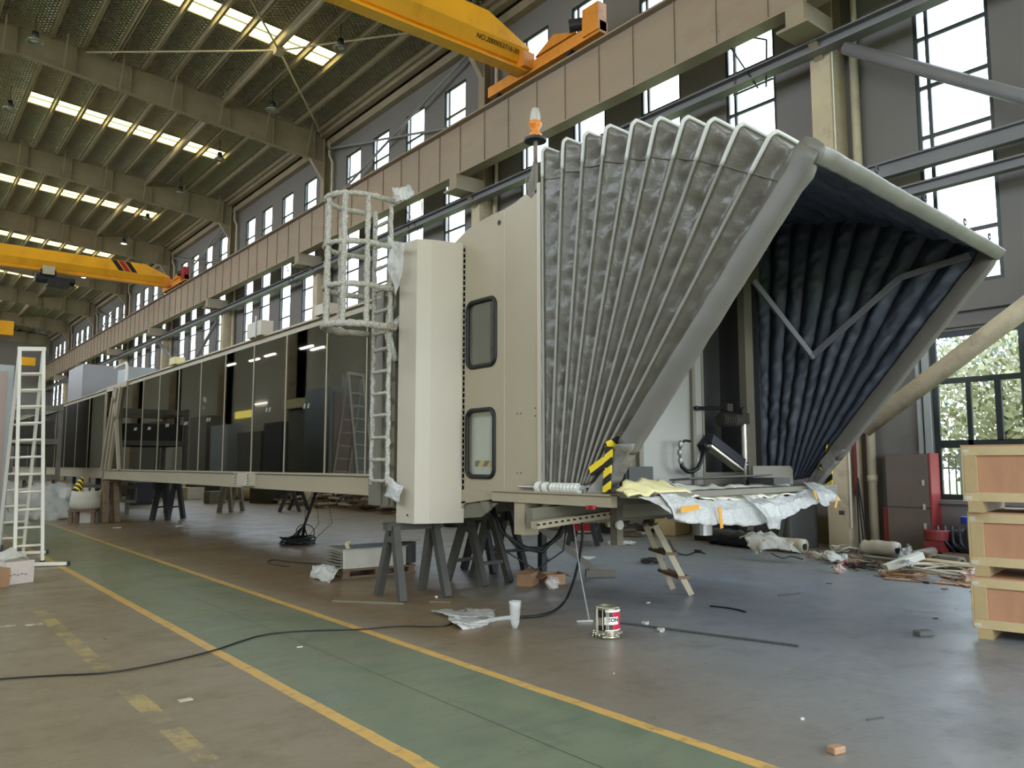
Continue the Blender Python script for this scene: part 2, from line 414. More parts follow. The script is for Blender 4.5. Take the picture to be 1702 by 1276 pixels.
# translucent roof strips: one per bay and slope
n = 0
for sy in SKY_Y:
    for si, (x0, x1) in enumerate(SKX):
        n += 1
        w = thing('window_%d' % n, None, None, ((x0+x1)/2, sy, zroof((x0+x1)/2)), kind='structure')
        g = MB()
        for y0, y1 in ((sy-.62, sy-.08), (sy-.02, sy+.62)):
            g.prism([V((x0, y0, zroof(x0)+.02)), V((x1, y0, zroof(x1)+.02)), V((x1, y1, zroof(x1)+.02)), V((x0, y1, zroof(x0)+.02))], (0, 0, .02))
        g.out('skylight_pane', 'skylight_glow', w)
        g = MB()
        for y in (sy-.62, sy-.05, sy+.62):
            g.bar((x0, y, zroof(x0)), (x1, y, zroof(x1)), .05, .05)
        g.out('skylight_frame', 'win_frame_grey', w)
NWIN = n
# right wall with openings
WY = [(1.4, 2.73), (4.07, 5.4), (6.7, 8.03), (9.07, 10.4)]
TALL, UP, LOW, LOWY = (4.85, 11.6), (13.49, 14.95), (.97, 4.02), (1.6, 10.4)
def wall_with_holes(b, x0, x1):
    for c in COLS[:-1]:
        ya, yb = max(c, Y0), min(c+12, Y1)
        ys = sorted(set([c, c+12]+[c+v for p in WY for v in p]+[c+LOWY[0], c+LOWY[1]]))
        for a, e in zip(ys, ys[1:]):
            if e <= Y0: continue
            m = (a+e)/2-c; a2 = max(a, Y0)
            inw = any(p < m < q for p, q in WY); inl = c < 0 and LOWY[0] < m < LOWY[1]
            cuts = ([LOW] if inl else [])+([TALL, UP] if inw else [])
            z = 0
            for lo, hi in cuts: b.bx(x0, x1, a2, e, z, lo); z = hi
            b.bx(x0, x1, a2, e, z, 16.5)
b = MB(); wall_with_holes(b, XW, XW+.1)
b.out('wall_right', 'wall_paint', kind='structure', org=(0, 0, 0))
b = MB()
for za, zb in ((0, 9.6), (12.2, 12.6), (15.0, 16.5)): b.bx(XL-.3, XL, Y0, Y1, za, zb)
for c in COLS:
    if c > Y0: b.bx(XL-.3, XL, c-1.6, c+1.6, 0, 16.5)
b.out('wall_left', 'wall_open_side', kind='structure', org=(0, 0, 0))
b = MB(); b.prism([V((XL, Y1, 0)), V((XW, Y1, 0)), V((XW, Y1, 16.5)), V((RX, Y1, 17.5)), V((XL, Y1, 16.5))], (0, .3, 0))
b.out('wall_far', 'wall_paint', kind='structure', org=(0, 0, 0))
b = MB()
for x0, x1, z0, z1 in ((XL, -6, 0, 16.5), (9, XW, 0, 16.5), (-6, 9, 7.5, 16.5)): b.bx(x0, x1, Y0-.3, Y0, z0, z1)
b.out('wall_near', 'wall_paint', kind='structure', org=(0, 0, 0))
b = MB()
for c in COLS:
    if c > -5: b.bx(XW-.12, XW, c+LOWY[0], c+LOWY[1], .9, .97)
b.bx(XW-.1, XW, Y0, Y1, 4.35, 4.72); b.bx(XW-.06, XW, Y0, Y1, 4.08, 4.2)
b.out('trim_1', 'wall_paint', kind='structure', org=(0, 0, 0))
b = MB(); b.bx(XW-.28, XW, Y0, Y1, 15.75, 16.05); b.bx(XW-.55, XW-.3, Y0, Y1, 16.15, 16.4)
b.out('trim_2', 'steel_beam', kind='structure', org=(0, 0, 0))
b = MB(); b.bx(XW-.05, XW, 6.62, 6.74, .9, 4.05); b.bx(XW-.09, XW-.02, 6.78, 6.84, .5, 4.3); b.out('trim_3', 'panel_grey', kind='structure', org=(0, 0, 0))
# windows: three templates, copied along the wall
def win(name, y0, y1, z0, z1, vy, hz, fr=.06, xo=.05):
    w = thing(name, None, None, (XW+xo, (y0+y1)/2, z0), kind='structure')
    f = MB()
    for y in [y0+fr/2, y1-fr/2]+vy: f.bx(XW+xo-.03, XW+xo+.03, y-fr/2, y+fr/2, z0, z1)
    for z in [z0+fr/2, z1-fr/2]+hz: f.bx(XW+xo-.028, XW+xo+.028, y0, y1, z-fr/2, z+fr/2)
    f.out('window_frame', 'win_frame', w)
    g = MB(); g.bx(XW+xo+.034, XW+xo+.04, y0, y1, z0, z1); g.out('window_pane', 'win_glass', w)
    return w
def window(k, kind, c, i):
    global NWIN
    NWIN += 1; nm = 'window_%d' % NWIN
    if kind == 'low': y0, y1, z = c+LOWY[0], c+LOWY[1], LOW[0]
    else: y0, y1 = c+WY[i][0], c+WY[i][1]; z = (TALL if kind == 'tall' else UP)[0]
    if kind not in TPL:
        if kind == 'low':
            vy = [y1-1.52, y1-2.95, y1-4.4, y1-5.9, y1-7.3]; hz = [3.12]
            w = win(nm, y0, y1, z, LOW[1], vy, hz, .1)
            f = MB()      # the opening lights below the transom
            for a in (y1-.1,)+tuple(v-.05 for v in vy):
                f.bx(XW+.02, XW+.08, a-.56, a-.48, z, 3.1); f.bx(XW+.02, XW+.08, a-1.05, a-.95, 2.02, 3.1)
                f.bx(XW+.02, XW+.08, a-1.35, a, 1.9, 2.04)
            f.out('casement_frame', 'win_frame', w)
        elif kind == 'tall': w = win(nm, y0, y1, z, TALL[1], [y1-.24], [z+.98*j for j in range(1, 7)], .07)
        else: w = win(nm, y0, y1, z, UP[1], [y1-.24], [z+.42], .07)
        TPL[kind] = w; return w
    w = copy_tree(TPL[kind]); w.name = nm
    w.location = (XW+.05, (y0+y1)/2, z)
    return w
TPL = {}
for c in COLS[:-1]:
    for i in range(4):
        if c < 0 and i < 2: continue
        window(0, 'tall', c, i); window(0, 'up', c, i)
    if c < 0: window(0, 'low', c, 0)
# columns, rafters, purlins
def make_col(c, first):
    o = thing('column', 'beige wall column carrying the crane girder on a bracket', 'column', (14.9, c, 0), 'columns along the window wall', 'structure')
    b = MB(); b.bx(14.6, XW, c-.22, c+.22, 0, 10.1); b.out('lower_shaft', 'concrete_col', o, bevel=.015)
    b = MB(); b.bx(14.82, 14.86, c-.17, c+.17, 10.1, 16.3); b.bx(15.14, 15.18, c-.17, c+.17, 10.1, 16.3); b.bx(14.86, 15.14, c-.01, c+.01, 10.1, 16.3)
    b.out('upper_shaft', 'steel_beam', o)
    b = MB(); b.bx(13.72, 14.8, c-.2, c+.2, 10.24, 10.72); b.bx(13.6, 14.8, c-.34, c+.34, 10.18, 10.24)
    b.prism([V((14.3, c-.1, 10.18)), V((14.7, c-.1, 10.18)), V((14.7, c-.1, 9.7))], (0, .2, 0))
    b.out('bracket', 'steel_beam', o)
    return o
base = make_col(0, True)
for i, c in enumerate(COLS[1:-1]):
    o = base if i == 0 else copy_tree(base)
    o.location = (14.9, c, 0); o['label'] = ORD[i]+' wall column from the crates, carrying the crane girder on a bracket'
for c in COLS[1:-1]:
    o = copy_tree(base); o.location = (XL+.3, c, 0); o.rotation_euler = (0, 0, PI); o['label'] = 'beige wall column on the open side of the hall'; o['group'] = 'columns on the open side'
def zbot(x): return 15.05+.1*((14.85-x) if x >= RX else (x-(XL+.35)))
def rafter(c):
    o = thing('rafter', 'beige tapered steel roof rafter spanning the hall', 'rafter', (RX, c, 15), 'roof rafters', 'structure')
    xs = [14.85, 9, RX, -2.6, XL+.35]
    top = [V((x, c-.006, zroof(x)-.2)) for x in xs]; bot = [V((x, c-.006, zbot(x))) for x in reversed(xs)]
    b = MB(); b.prism(top+bot, (0, .012, 0))
    for x0, x1 in zip(xs, xs[1:]):
        b.bar((x0, c, zbot(x0)), (x1, c, zbot(x1)), .26, .025); b.bar((x0, c, zroof(x0)-.2), (x1, c, zroof(x1)-.2), .26, .02)
    b.prism([V((14.85, c-.1, 14.2)), V((14.85, c-.1, 15.1)), V((14.2, c-.1, 15.1))], (0, .2, 0))
    for k in range(12):
        x = 14.4-k*1.9
        if x > XL+.5: b.bx(x-.01, x+.01, c-.12, c+.12, zbot(x), zroof(x)-.2)
    b.out('beam', 'steel_beam', o)
    b = MB()
    for k in range(9):
        x = 14.0-k*1.9
        for s in (-1, 1): b.bar((x, c+s*.06, zbot(x)+.05), (x, c+s*.75, zroof(x)-.14), .05, .05)
    b.out('fly_brace', 'steel_beam', o)
    return o
rf = rafter(0.0)
for i, c in enumerate(COLS):
    o = rf if i == 0 else copy_tree(rf)
    o.location = (RX, c, 15); o['label'] = 'beige tapered roof rafter over the %s wall column' % ORD[i]
PXS = [14.55-1.05*k for k in range(11)]+[XL+.65+1.05*k for k in range(11)]
for i, x in enumerate(PXS):
    b = MB(); z = zroof(x)
    b.bx(x-.012, x+.012, Y0, Y1, z-.24, z); b.bx(x-.012, x+.08, Y0, Y1, z-.24, z-.225); b.bx(x-.08, x+.012, Y0, Y1, z-.015, z)
    b.out('purlin', 'steel_beam', label='thin steel roof purlin running the length of the hall', cat='purlin', group='roof purlins', kind='structure')
for x in (10.3, -3.9):
    b = MB(); b.tube([(x, Y0, 16.42), (x, Y1, 16.42)], .1, 10)
    b.out('strut_tube', 'steel_beam', label='round steel strut running between the roof rafters', cat='strut', group='round roof struts', kind='structure')
# bracing rods of the first bay below the roof
nx, ny = 10.3, C0+18
node = V((nx, ny, 16.25))
b = MB()
for q in ((14.7, C0+12.2), (14.7, C0+23.8), (5.2, C0+23.8), (5.2, C0+12.2)): b.tube([node, (q[0], q[1], zroof(q[0])-.35)], .035, 6)
b.bx(nx-.15, nx+.15, ny-.15, ny+.15, 16.1, 16.35)
b.out('bracing_rods', 'pipe_cream', label='crossed steel bracing rods meeting at a plate under the roof', cat='bracing', kind='structure')

# ---------------------------------------------------------------- crane runway
o = thing('crane_runway_girder', 'long brownish steel crane runway girder along the window wall', 'girder', (14.0, 50, 10.7))
b = MB(); b.bx(13.99, 14.01, Y0, Y1, 10.76, 12.44); b.bx(13.8, 14.2, Y0, Y1, 10.72, 10.76); b.bx(13.8, 14.2, Y0, Y1, 12.42, 12.46)
y = Y0+.6; k = 0
while y < Y1:
    b.bx(13.955, 14.0, y-.01, y+.01, 10.76, 12.42); y += 1.18 if k % 2 else 1.3; k += 1
b.out('web', 'girder', o)
b = MB(); b.bx(13.96, 14.04, Y0, Y1, 12.46, 12.6); b.out('rail', 'bridge_dark', o)
o = thing('wall_strut_beam', 'grey steel strut beam running along the columns under the crane girder', 'beam', (14.45, 50, 9.5))
b = MB(); zb = (PX(743, 349, 14.45).z+PX(1100, 187, 14.45).z)/2
b.bx(14.3, 14.6, 3, Y1, zb+.02, zb+.05); b.bx(14.44, 14.46, 3, Y1, zb-.2, zb+.05); b.bx(14.3, 14.6, 3, Y1, zb-.2, zb-.17)
b.out('web', 'brace', o)
for nm, lab, px, h in (('upper_wall_beam', 'upper of two blue-grey beams crossing the tall window beside the column', 255, .3), ('lower_wall_beam', 'lower of two blue-grey beams crossing the tall window beside the column', 302, .2)):
    z = PX(1570, px, 14.6).z
    b = MB(); b.bx(14.5, 14.7, Y0, 8.0, z-h/2, z-h/2+.03); b.bx(14.58, 14.62, Y0, 8, z-h/2, z+h/2); b.bx(14.5, 14.7, Y0, 8.0, z+h/2-.03, z+h/2)
    b.out(nm, 'brace', label=lab, cat='beam')
p, q = PX(1405, 80, 14.45), PX(1702, 162, 14.45); e = q+(q-p)*.8
MB().tube([p, e], .125, 12).out('brace_pipe', 'brace', label='grey diagonal brace pipe sloping down from the column top', cat='brace pipe', smooth=True)
p, q = PX(1436, 712, 14.35), PX(1702, 512, 14.35); e = q+(q-p)*.8
b = MB(); b.tube([p, e], .165, 14); b.out('brace_pipe', 'concrete_col', label='thick beige brace pipe rising from the column foot past the low window', cat='brace pipe', smooth=True)
# crossed braces of the far bays
for k in (1, 3, 5):
    c = C0+12*k
    for s in (0, 1):
        b = MB(); a, e = (c+.4, c+11.6) if s else (c+11.6, c+.4)
        b.tube([(14.9, a, 12.9), (14.9, e, 15.6)], .05, 8)
        b.out('cross_brace', 'brace', label='grey brace %s across the upper windows after the %s wall column' % (('falling', 'rising')[s], ORD[k]), cat='brace', group='diagonal braces in front of the upper windows')
c = C0+36
for s in (0, 1):
    a, e = (c+.3, c+11.7) if s else (c+11.7, c+.3)
    MB().tube([(14.45, a, 9.6), (14.45, e, 4.2)], .1, 8).out('cross_brace', 'brace', label='long grey brace %s away below the crane girder far down the hall' % ('falling', 'rising')[s], cat='brace', group='long lower braces')
# downpipes
for k in range(0, 8):
    c = C0+12*k
    b = MB(); y = c-.42
    b.tube([(14.95, y, 16.0), (14.95, y, 15.3), (15.06, y-.1, 15.0), (15.06, y-.1, 10.2)], .06, 8)
    b.out('downpipe', 'pipe_cream', label='cream downpipe above the crane girder at the %s wall column from the crates' % ORD[k], cat='downpipe', group='upper downpipes', smooth=True)
    yb = c-.48
    b = MB(); b.tube([(15.05, yb, 10.4), (15.05, yb, .02)], .085, 10); b.tube([(15.05, yb, 1.28), (15.05, yb, 1.4)], .1, 10); b.tube([(15.05, yb, 7.2), (15.05, yb, 7.32)], .1, 10)
    b.out('drainpipe', 'pipe_cream', label='cream drainpipe down to the floor beside the nearest column' if k == 0 else 'cream drainpipe down the wall beside the %s column from the crates' % ORD[k], cat='drainpipe', group=None if k == 0 else 'lower drainpipes', smooth=True)
b = MB(); b.tube([(14.58, C0-.28, 9.9), (14.58, C0-.28, .4)], .012, 6)
b.out('conduit', 'white_plastic', label='thin pale conduit down the corner of the nearest column', cat='conduit')
b = MB(); b.tube([(14.75, C0-.3, 3.0), (14.75, C0-.3, 1.05), (14.75, C0-.36, .95)], .04, 8)
b.bx(14.7, 14.8, C0-.34, C0-.26, 2.55, 2.6)
b.out('fire_pipe', 'fire_red', label='dark red fire pipe clipped to the side of the nearest column', cat='pipe')
# cable brackets reaching out under the girder
for px, py, lab in ((1215, 60, 'dark cable bracket in front of the tall window near the hood top'), (668, 330, 'dark cable bracket arm beside the ladder cage top'), (470, 430, 'dark cable bracket arm left of the ladder cage')):
    p = PX(px, py, 14.0)
    b = MB(); w = .03
    b.bar(p+V((0, .5, .35)), p+V((.5, -.55, -.15)), w, w); b.bar(p+V((0, .3, .25)), p+V((.5, -.3, -1.15)), w, w)
    b.bar(p+V((.5, -.55, -.15)), p+V((.5, -.5, -1.2)), w, w); b.bar(p+V((.2, .1, .1)), p+V((.45, .25, -1.0)), w*.7, w*.7)
    b.bar(p+V((.45, .3, -1.1)), p+V((.45, -.7, -1.1)), .04, .04)
    b.out('cable_bracket', 'dark_motor', label=lab, cat='bracket')
# wire lines with clamps along the windows
for k in range(0, 5):
    c = C0+12*k
    b = MB(); b.tube([(14.9, c+.3, 10.35), (14.9, c+6, 10.2), (14.9, c+11.7, 10.35)], .012, 5)
    for j in range(4): b.box((14.9, c+WY[j][1]+.1, 10.25), (.12, .3, .07)); b.tube([(14.9, c+WY[j][1]+.1, 10.25), (15.2, c+WY[j][1]+.1, 10.25)], .02, 5)
    b.out('conductor_wire', 'zinc', label='thin conductor wire before the tall windows past the %s wall column' % ORD[k], cat='wire', group='conductor wires')

# ---------------------------------------------------------------- cranes
def crane(name, Yc, lab, stripes_=False, text=None):
    o = thing(name, lab, 'crane', (4, Yc, 12.6))
    xe = 13.75; x0 = XL+1.3
    def section(x, top): return [(-.31, 13.28), (-.31, top), (.31, top), (.31, 13.28), (.1, 12.92), (-.1, 12.92)]
    b = MB(); L = [(x0, 13.4), (x0+1.9, 13.92), (12.3, 13.92), (xe, 13.34)]
    vs = []
    for x, tp in L: vs += [V((x, Yc+yy, zz)) for yy, zz in section(x, tp)]
    fs = [(i*6+k, i*6+(k+1) % 6, i*6+6+(k+1) % 6, i*6+6+k) for i in range(3) for k in range(6)]+[tuple(range(6)), tuple(range(18, 24))]
    b.add(vs, fs)
    b.bx(x0, xe, Yc-.02, Yc+.02, 12.74, 12.95); b.bx(x0, xe, Yc-.2, Yc+.2, 12.7, 12.745)
    b.out('girder', 'crane_yellow', o)
    e = MB(); e.bx(13.86, 14.14, Yc-3.0, Yc+1.8, 12.68, 13.0); e.bx(13.5, 13.9, Yc-.35, Yc+.35, 12.75, 13.2)
    e.prism([V((13.86, Yc-2.1, 13.06)), V((13.86, Yc-1.2, 13.4)), V((13.86, Yc-.4, 13.06))], (.28, 0, 0))
    ec = e.out('end_carriage', 'crane_orange', o)
    for yy in (Yc-1.75, Yc+1.45): MB().cyl((13.9, yy, 12.76), (14.1, yy, 12.76), .16).out('wheel', 'dark_motor', ec)
    m = MB(); m.cyl((13.75, Yc-1.95, 13.25), (14.1, Yc-2.3, 13.3), .17, n=14); m.out('drive_motor', 'dark_motor', ec, smooth=False)
    g = MB(); g.bx(13.8, 14.1, Yc-3.0, Yc-2.4, 12.75, 13.5); g.out('buffer_box', 'crane_orange' if text else 'red_paint', ec)
    if text:
        vs, fs = text_mesh(text, .18, .001)
        # on the sloping lower plate facing the entrance side; text runs along +x
        nrm = V((0, -.36, -.21)).normalized(); upv = V((0, -.21, .36)).normalized(); w = max(v.x for v in vs)
        og = V((13.42-w, Yc-.235, 13.14))-upv*.06+nrm*.004
        b = MB(); b.add([og+V((1, 0, 0))*v.x+upv*v.y+nrm*(v.z+.001) for v in vs], fs)
        b.out('serial_lettering', 'black_paint', o, fixn=False)
    if stripes_:
        for xx, mm in ((10.35, 'black_paint'), (10.72, 'red_paint'), (11.09, 'black_paint')):
            b = MB(); b.prism([V((xx, Yc-.318, 13.9)), V((xx+.3, Yc-.318, 13.9)), V((xx+.75, Yc-.318, 13.3)), V((xx+.45, Yc-.318, 13.3))], (0, .006, 0))
            b.out('warning_stripe', mm, o)
    return o
c1 = crane('overhead_crane', 16.75, 'near yellow overhead crane with a black serial number on its beam', text='NO.2000053716-30')
c2 = crane('overhead_crane', 52.0, 'far yellow overhead crane with black and red stripes and a dark hoist', True)
h = MB(); p = PY(95, 458, 51.7)
h.cyl((p.x-1.1, 51.7, 12.25), (p.x+.9, 51.7, 12.25), .3, n=16); h.bx(p.x-.9, p.x-.1, 51.3, 52.1, 12.45, 12.7); h.bx(p.x-.5, p.x+.6, 51.25, 52.2, 11.85, 12.2)
ho = h.out('hoist', 'dark_motor', c2)
MB().bx(p.x-.8, p.x-.2, 51.2, 51.28, 12.4, 12.9).out('control_box', 'clutter_pale', ho)
o = thing('overhead_crane', 'third yellow overhead crane glimpsed through the white ladder rungs', 'crane', (3, 80, 11))
b = MB(); b.bx(XL+1, 8.6, 79.7, 80.3, 12.7, 13.9); b.out('girder', 'crane_yellow', o)
b = MB(); p = PY(47, 600, 79.5); b.bx(p.x-.5, p.x+.5, 79.2, 79.6, p.z-.4, p.z+.3); b.out('hoist', 'crane_yellow', o)

# ---------------------------------------------------------------- high-bay lamps
LAMP = thing('pendant_lamp', 'bell-shaped factory lamp hanging on a rod under the roof', 'lamp', (0, 0, 0), 'hanging factory lamps')
b = MB(); b.tube([(0, 0, .34), (0, 0, 1.0)], .012, 6); b.out('rod', 'dark_motor', LAMP)
b = MB(); b.lathe([(.001, .36), (.1, .36), (.12, .18), (.1, .16)], (0, 0, 0), 14); b.out('ballast_housing', 'dark_motor', LAMP, smooth=True)
b = MB(); b.lathe([(.1, .17), (.2, .1), (.27, 0), (.26, 0), (.19, .09), (.09, .16)], (0, 0, 0), 18); b.out('shade', 'lamp_shell', LAMP, smooth=True)
b = MB(); b.ball((0, 0, .06), .15, .15, .05); b.out('lens', 'film', LAMP, smooth=True)
lit = None; first = True
for px, py, on, lab in ((58, 70, 0, 'unlit hanging lamp before the left end of the nearest full rafter'), (16, 182, 0, 'unlit hanging lamp at the left end of the second skylight strip'), (566, 82, 0, 'unlit hanging lamp at the right end of the nearest skylight strip'), (453, 184, 0, 'unlit hanging lamp by the bracing rod above the nearest full rafter'), (365, 266, 0, 'unlit hanging lamp at the right end of the second skylight strip'), (300, 322, 0, 'unlit hanging lamp just above the second full rafter near the windows'), (245, 366, 0, 'unlit hanging lamp at the right end of the third skylight strip'), (206, 406, 1, 'lit bell-shaped lamp above the far crane beam'), (139, 462, 1, 'lit bell-shaped lamp just below the far crane beam'), (9, 568, 0, 'unlit hanging lamp deep in the hall, left of the white ladder top')):
    if on:
        if lit is None:
            lit = copy_tree(LAMP)
            for ch in lit.children:
                if ch.name.startswith('lens'): ch.data = ch.data.copy(); ch.data.materials[0] = MATS['lamp_glow']
            q = lit
        else: q = copy_tree(lit)
        q['group'] = 'lit factory lamps'; q['label'] = lab
    else:
        q = LAMP if first else copy_tree(LAMP); first = False; q['label'] = lab
    pt = F(px, py, 15.75); q.location = pt
# ---------------------------------------------------------------- outside
def tree(x, y, h, w, m, lab, nleaf=4200):
    t = thing('tree', lab, 'tree', (x, y, -.32), 'trees outside the low window')
    b = MB(); b.tube([(x, y, -.32), (x+.1, y, h*.35), (x, y+.1, h*.7)], [.16, .13, .05], 8); b.out('trunk', 'bark', t)
    b = MB()
    for i in range(nleaf):
        a, u, r = R.uniform(0, 2*PI), R.uniform(-1, 1), R.random()**.4
        s = math.sqrt(1-u*u)
        p = V((x+w*r*s*math.cos(a), y+w*r*s*math.sin(a), h*.6+h*.42*r*u)); k = R.uniform(.06, .14)
        d1 = V((R.gauss(0, 1), R.gauss(0, 1), R.gauss(0, 1))).normalized()*k; d2 = d1.orthogonal().normalized()*k*.6
        b.add([p-d1, p+d2, p+d1, p-d2], [(0, 1, 2, 3)])
    b.out('crown', m, t, fixn=False)
for x, y, h, w, m, lab in ((21.5, 7.6, 5.0, 2.3, 'leaf_yellow', 'yellow-green tree outside the low window, behind the brace pipe'), (23.5, 4.6, 6.5, 2.6, 'leaf_green', 'grey-green tree outside the low window beyond the crates'),
    (26, 8.6, 7.0, 3.0, 'leaf_green', 'tall green tree at the back outside the low window'), (27, 3.6, 7.5, 3.2, 'leaf_yellow', 'tall yellow-green tree at the back above the crates'), (21, 2.2, 5.0, 2.2, 'leaf_green', 'green tree outside past the edge of the crate stack')):
    tree(x, y, h, w, m, lab)
fo = thing('garden_fence', 'grey iron fence with a post outside the narrow low pane', 'fence', (19, 6, -.3))
b = MB()
for z in (.5, 1.5, 1.75): b.bx(18.97, 19.03, 0, 12, z, z+.05)
for i in range(80): b.bx(18.985, 19.015, i*.15, i*.15+.03, -.3, 1.75)
b.out('railing', 'fence_grey', fo)
for y in (1.6, 4.6, 7.6, 10.6): MB().bx(18.9, 19.1, y-.1, y+.1, -.3, 1.95).out('post', 'fence_grey', fo)
# ================================================================ boarding bridge
BR = thing('boarding_bridge', 'grey boarding bridge with a glass tunnel, cabin and fan-shaped folding canopy, raised on sawhorses', 'boarding bridge', (6.5, 12, .8))
XT, XT2, TY0, TY1 = 5.1, 7.9, 8.95, 25.0
def glass_tunnel(P, xt, xt2, ty0, ty1, cuts, zlo=1.48, zhi=3.68, far_end=True):
    b = MB()
    for x in (xt, xt2-.16):
        b.bx(x, x+.16, ty0, ty1, 1.2, zlo); b.bx(x-.03, x+.19, ty0, ty1, zlo-.03, zlo); b.bx(x-.03, x+.19, ty0, ty1, 1.2, 1.24)
        b.bx(x, x+.14, ty0, ty1, zhi, zhi+.1); b.bx(x-.04, x+.18, ty0, ty1, zhi+.1, zhi+.13)
    y = ty0+.4
    while y < ty1: b.bx(xt+.16, xt2-.16, y-.05, y+.05, 1.22, 1.4); y += 1.6
    f = b.out('tunnel_frame', 'bridge_paint', P)
    b = MB(); b.bx(xt+.1, xt2-.1, ty0, ty1, 1.4, 1.46); b.out('tunnel_floor', 'bridge_dark', P)
    b = MB(); b.bx(xt+.02, xt2-.02, ty0, ty1, zhi+.02, zhi+.09); b.out('tunnel_roof', 'bridge_dark', P)
    ys = sorted(set([ty0]+cuts+[ty1-.02]))
    for x, s in ((xt, -1), (xt2, 1)):
        for a, e in zip(ys, ys[1:]):
            g = MB(); g.bx(x+s*.012, x+s*.02-s*.0, a+.012, e-.012, zlo, zhi)
            g.out('glass_panel', 'tunnel_glass', P)
        for yy in ys:
            g = MB(); g.bx(x-.03 if s < 0 else x-.02, x+.02 if s < 0 else x+.03, yy-.016, yy+.016, zlo, zhi)
            g.out('glazing_bar', 'bridge_dark' if s > 0 else 'bridge_paint', P)
CUTS = [PX(x, 700, XT).y for x in (611, 543.5, 476, 421.5, 374, 333.5, 297, 265, 238)]+[22.6]
glass_tunnel(BR, XT, XT2, TY0, TY1, CUTS)
# open far end of the tunnel: raking posts
b = MB()
for (ya, yb) in ((25.0, 23.9), (24.5, 23.6), (24.1, 23.2), (23.0, 23.9)):
    b.bar((XT-.03, ya, 1.46), (XT-.03, yb, 3.7), .1, .13, (1, 0, 0))
b.bx(XT-.06, XT+.06, 22.6, 24.9, 3.66, 3.8)
b.out('raking_posts', 'bridge_paint', BR)
# lamp boxes and junction boxes
for px, py in ((430, 557), (293, 612), (541, 538)):
    p = PX(px, py, XT); k = 1 if px == 430 else .6
    j = MB(); j.bx(XT-.1, XT+.12, p.y-.35*k, p.y+.3*k, 3.81, 3.81+.26*k); jb = j.out('junction_box', 'bridge_light' if px != 293 else 'foam_yellow', BR)
    if k == 1: MB().bx(XT-.12, XT-.1, p.y-.16, p.y-.12, 3.78, 4.16).out('clamp_strap', 'zinc', jb)
p = PX(415, 790, XT); j = MB(); j.bx(XT-.14, XT-.001, p.y-.28, p.y+.22, 1.24, 1.46); jb = j.out('junction_box', 'bridge_light', BR)
j = MB()
for i in range(4): j.ball((XT-.15, p.y+.3, 1.28+i*.05), .02, .03, .02, 6, 4); j.ball((XT-.15, p.y-.3, 1.28+i*.05), .02, .03, .02, 6, 4)
j.out('cable_gland', 'zinc', jb)
# stickers that hang in the glass: small white marks
for x, y in ((226, 715), (249, 714), (279, 709), (310, 706), (348, 700), (448, 684), (512, 678)):
    q = PX(x, y, XT-.024)
    for d in (0, .14): b = MB(); b.bar(q+V((0, d, 0)), q+V((0, d-.035, .07)), .004, .03, (1, 0, 0)); b.out('glass_sticker', 'white_plastic', BR)
# portal frame between tunnel and cabin
b = MB(); b.bx(XT-.035, XT+.2, 8.72, 9.36, 1.08, 3.95); b.bx(XT+.02, 8.6, 8.3, 8.4, 3.8, 4.2); b.bx(XT-.06, XT, 9.0, 9.06, 1.1, 3.9); b.bx(XT-.06, XT, 8.8, 8.86, 1.1, 3.9)
b.out('portal_frame', 'bridge_dark', BR)
b = MB(); b.bx(XT+.3, 9.0, 8.2, 9.2, 1.0, 1.22); b.out('portal_sill', 'bridge_dark', BR)

# access ladder with safety cage, wrapped in bubble film
LD = thing('access_ladder', None, None, (4.9, 9.2, 1.3)); LD.parent = BR; LD.location = V((4.9, 9.2, 1.3))-WL[BR.name]
LX = 4.92
yl, yr = PX(619, 700, LX).y, PX(645, 700, LX).y
zt = PX(632, 330, LX).z; zb_ = PX(628, 806, LX).z
def wrap_line(p, q, n=16, j=.012):
    p, q = V(p), V(q); return [p.lerp(q, i/n)+V((R.uniform(-j, j), R.uniform(-j, j), 0)) for i in range(n+1)]
def lump(n, r, j=.16): return [r*(1+R.uniform(-j, j)) for _ in range(n)]
for y in (yl, yr):
    b = MB(); pts = wrap_line((LX, y, zb_), (LX, y, zt-.15), 60, .008); b.tube(pts, lump(61, .03), 7); b.out('ladder_rail', 'bubble_pipe', LD, smooth=True)
for py in (581, 617.5, 654, 690, 727, 764, 799):
    z = PX(632, py, LX).z
    b = MB(); b.tube(wrap_line((LX, yl, z), (LX, yr, z), 8, .006), lump(9, .025), 7); b.out('ladder_rung', 'bubble_pipe', LD, smooth=True)
z = PX(632, 554, LX).z
while z < zt-.2:
    b = MB(); b.tube(wrap_line((LX, yl, z), (LX, yr, z), 8, .006), lump(9, .025), 7); b.out('ladder_rung', 'bubble_pipe', LD, smooth=True); z += .285
yc = (yl+yr)/2; rw = .36
def hoop(z, a0=-.1, a1=1.1, r=.036):
    pts = []
    for i in range(37):
        a = PI*(a0+(a1-a0)*i/36)
        pts.append(V((LX-.36-.4*math.sin(a)*1.0+.0, yc+rw*math.cos(a), z+.004*math.sin(i*2.1))))
    pts = [V((LX, yc+rw*.9, z))]+pts+[V((LX, yc-rw*.9, z))]
    b = MB(); b.tube(pts, lump(len(pts), r, .2), 8); b.out('cage_hoop', 'bubble_pipe', LD, smooth=True)
HZ = []
for py in (331, 408, 477, 541):
    z = PX(600, py, LX-.4).z; HZ.append(z); hoop(z, r=.045 if py == 541 else .036)
for k in range(5):
    a = PI*(.04+.92*k/4)
    p = (LX-.36-.4*math.sin(a), yc+rw*math.cos(a))
    b = MB(); b.tube(wrap_line((*p, HZ[-1]), (*p, HZ[0]), 40, .006), lump(41, .034), 7); b.out('cage_bar', 'bubble_pipe', LD, smooth=True)
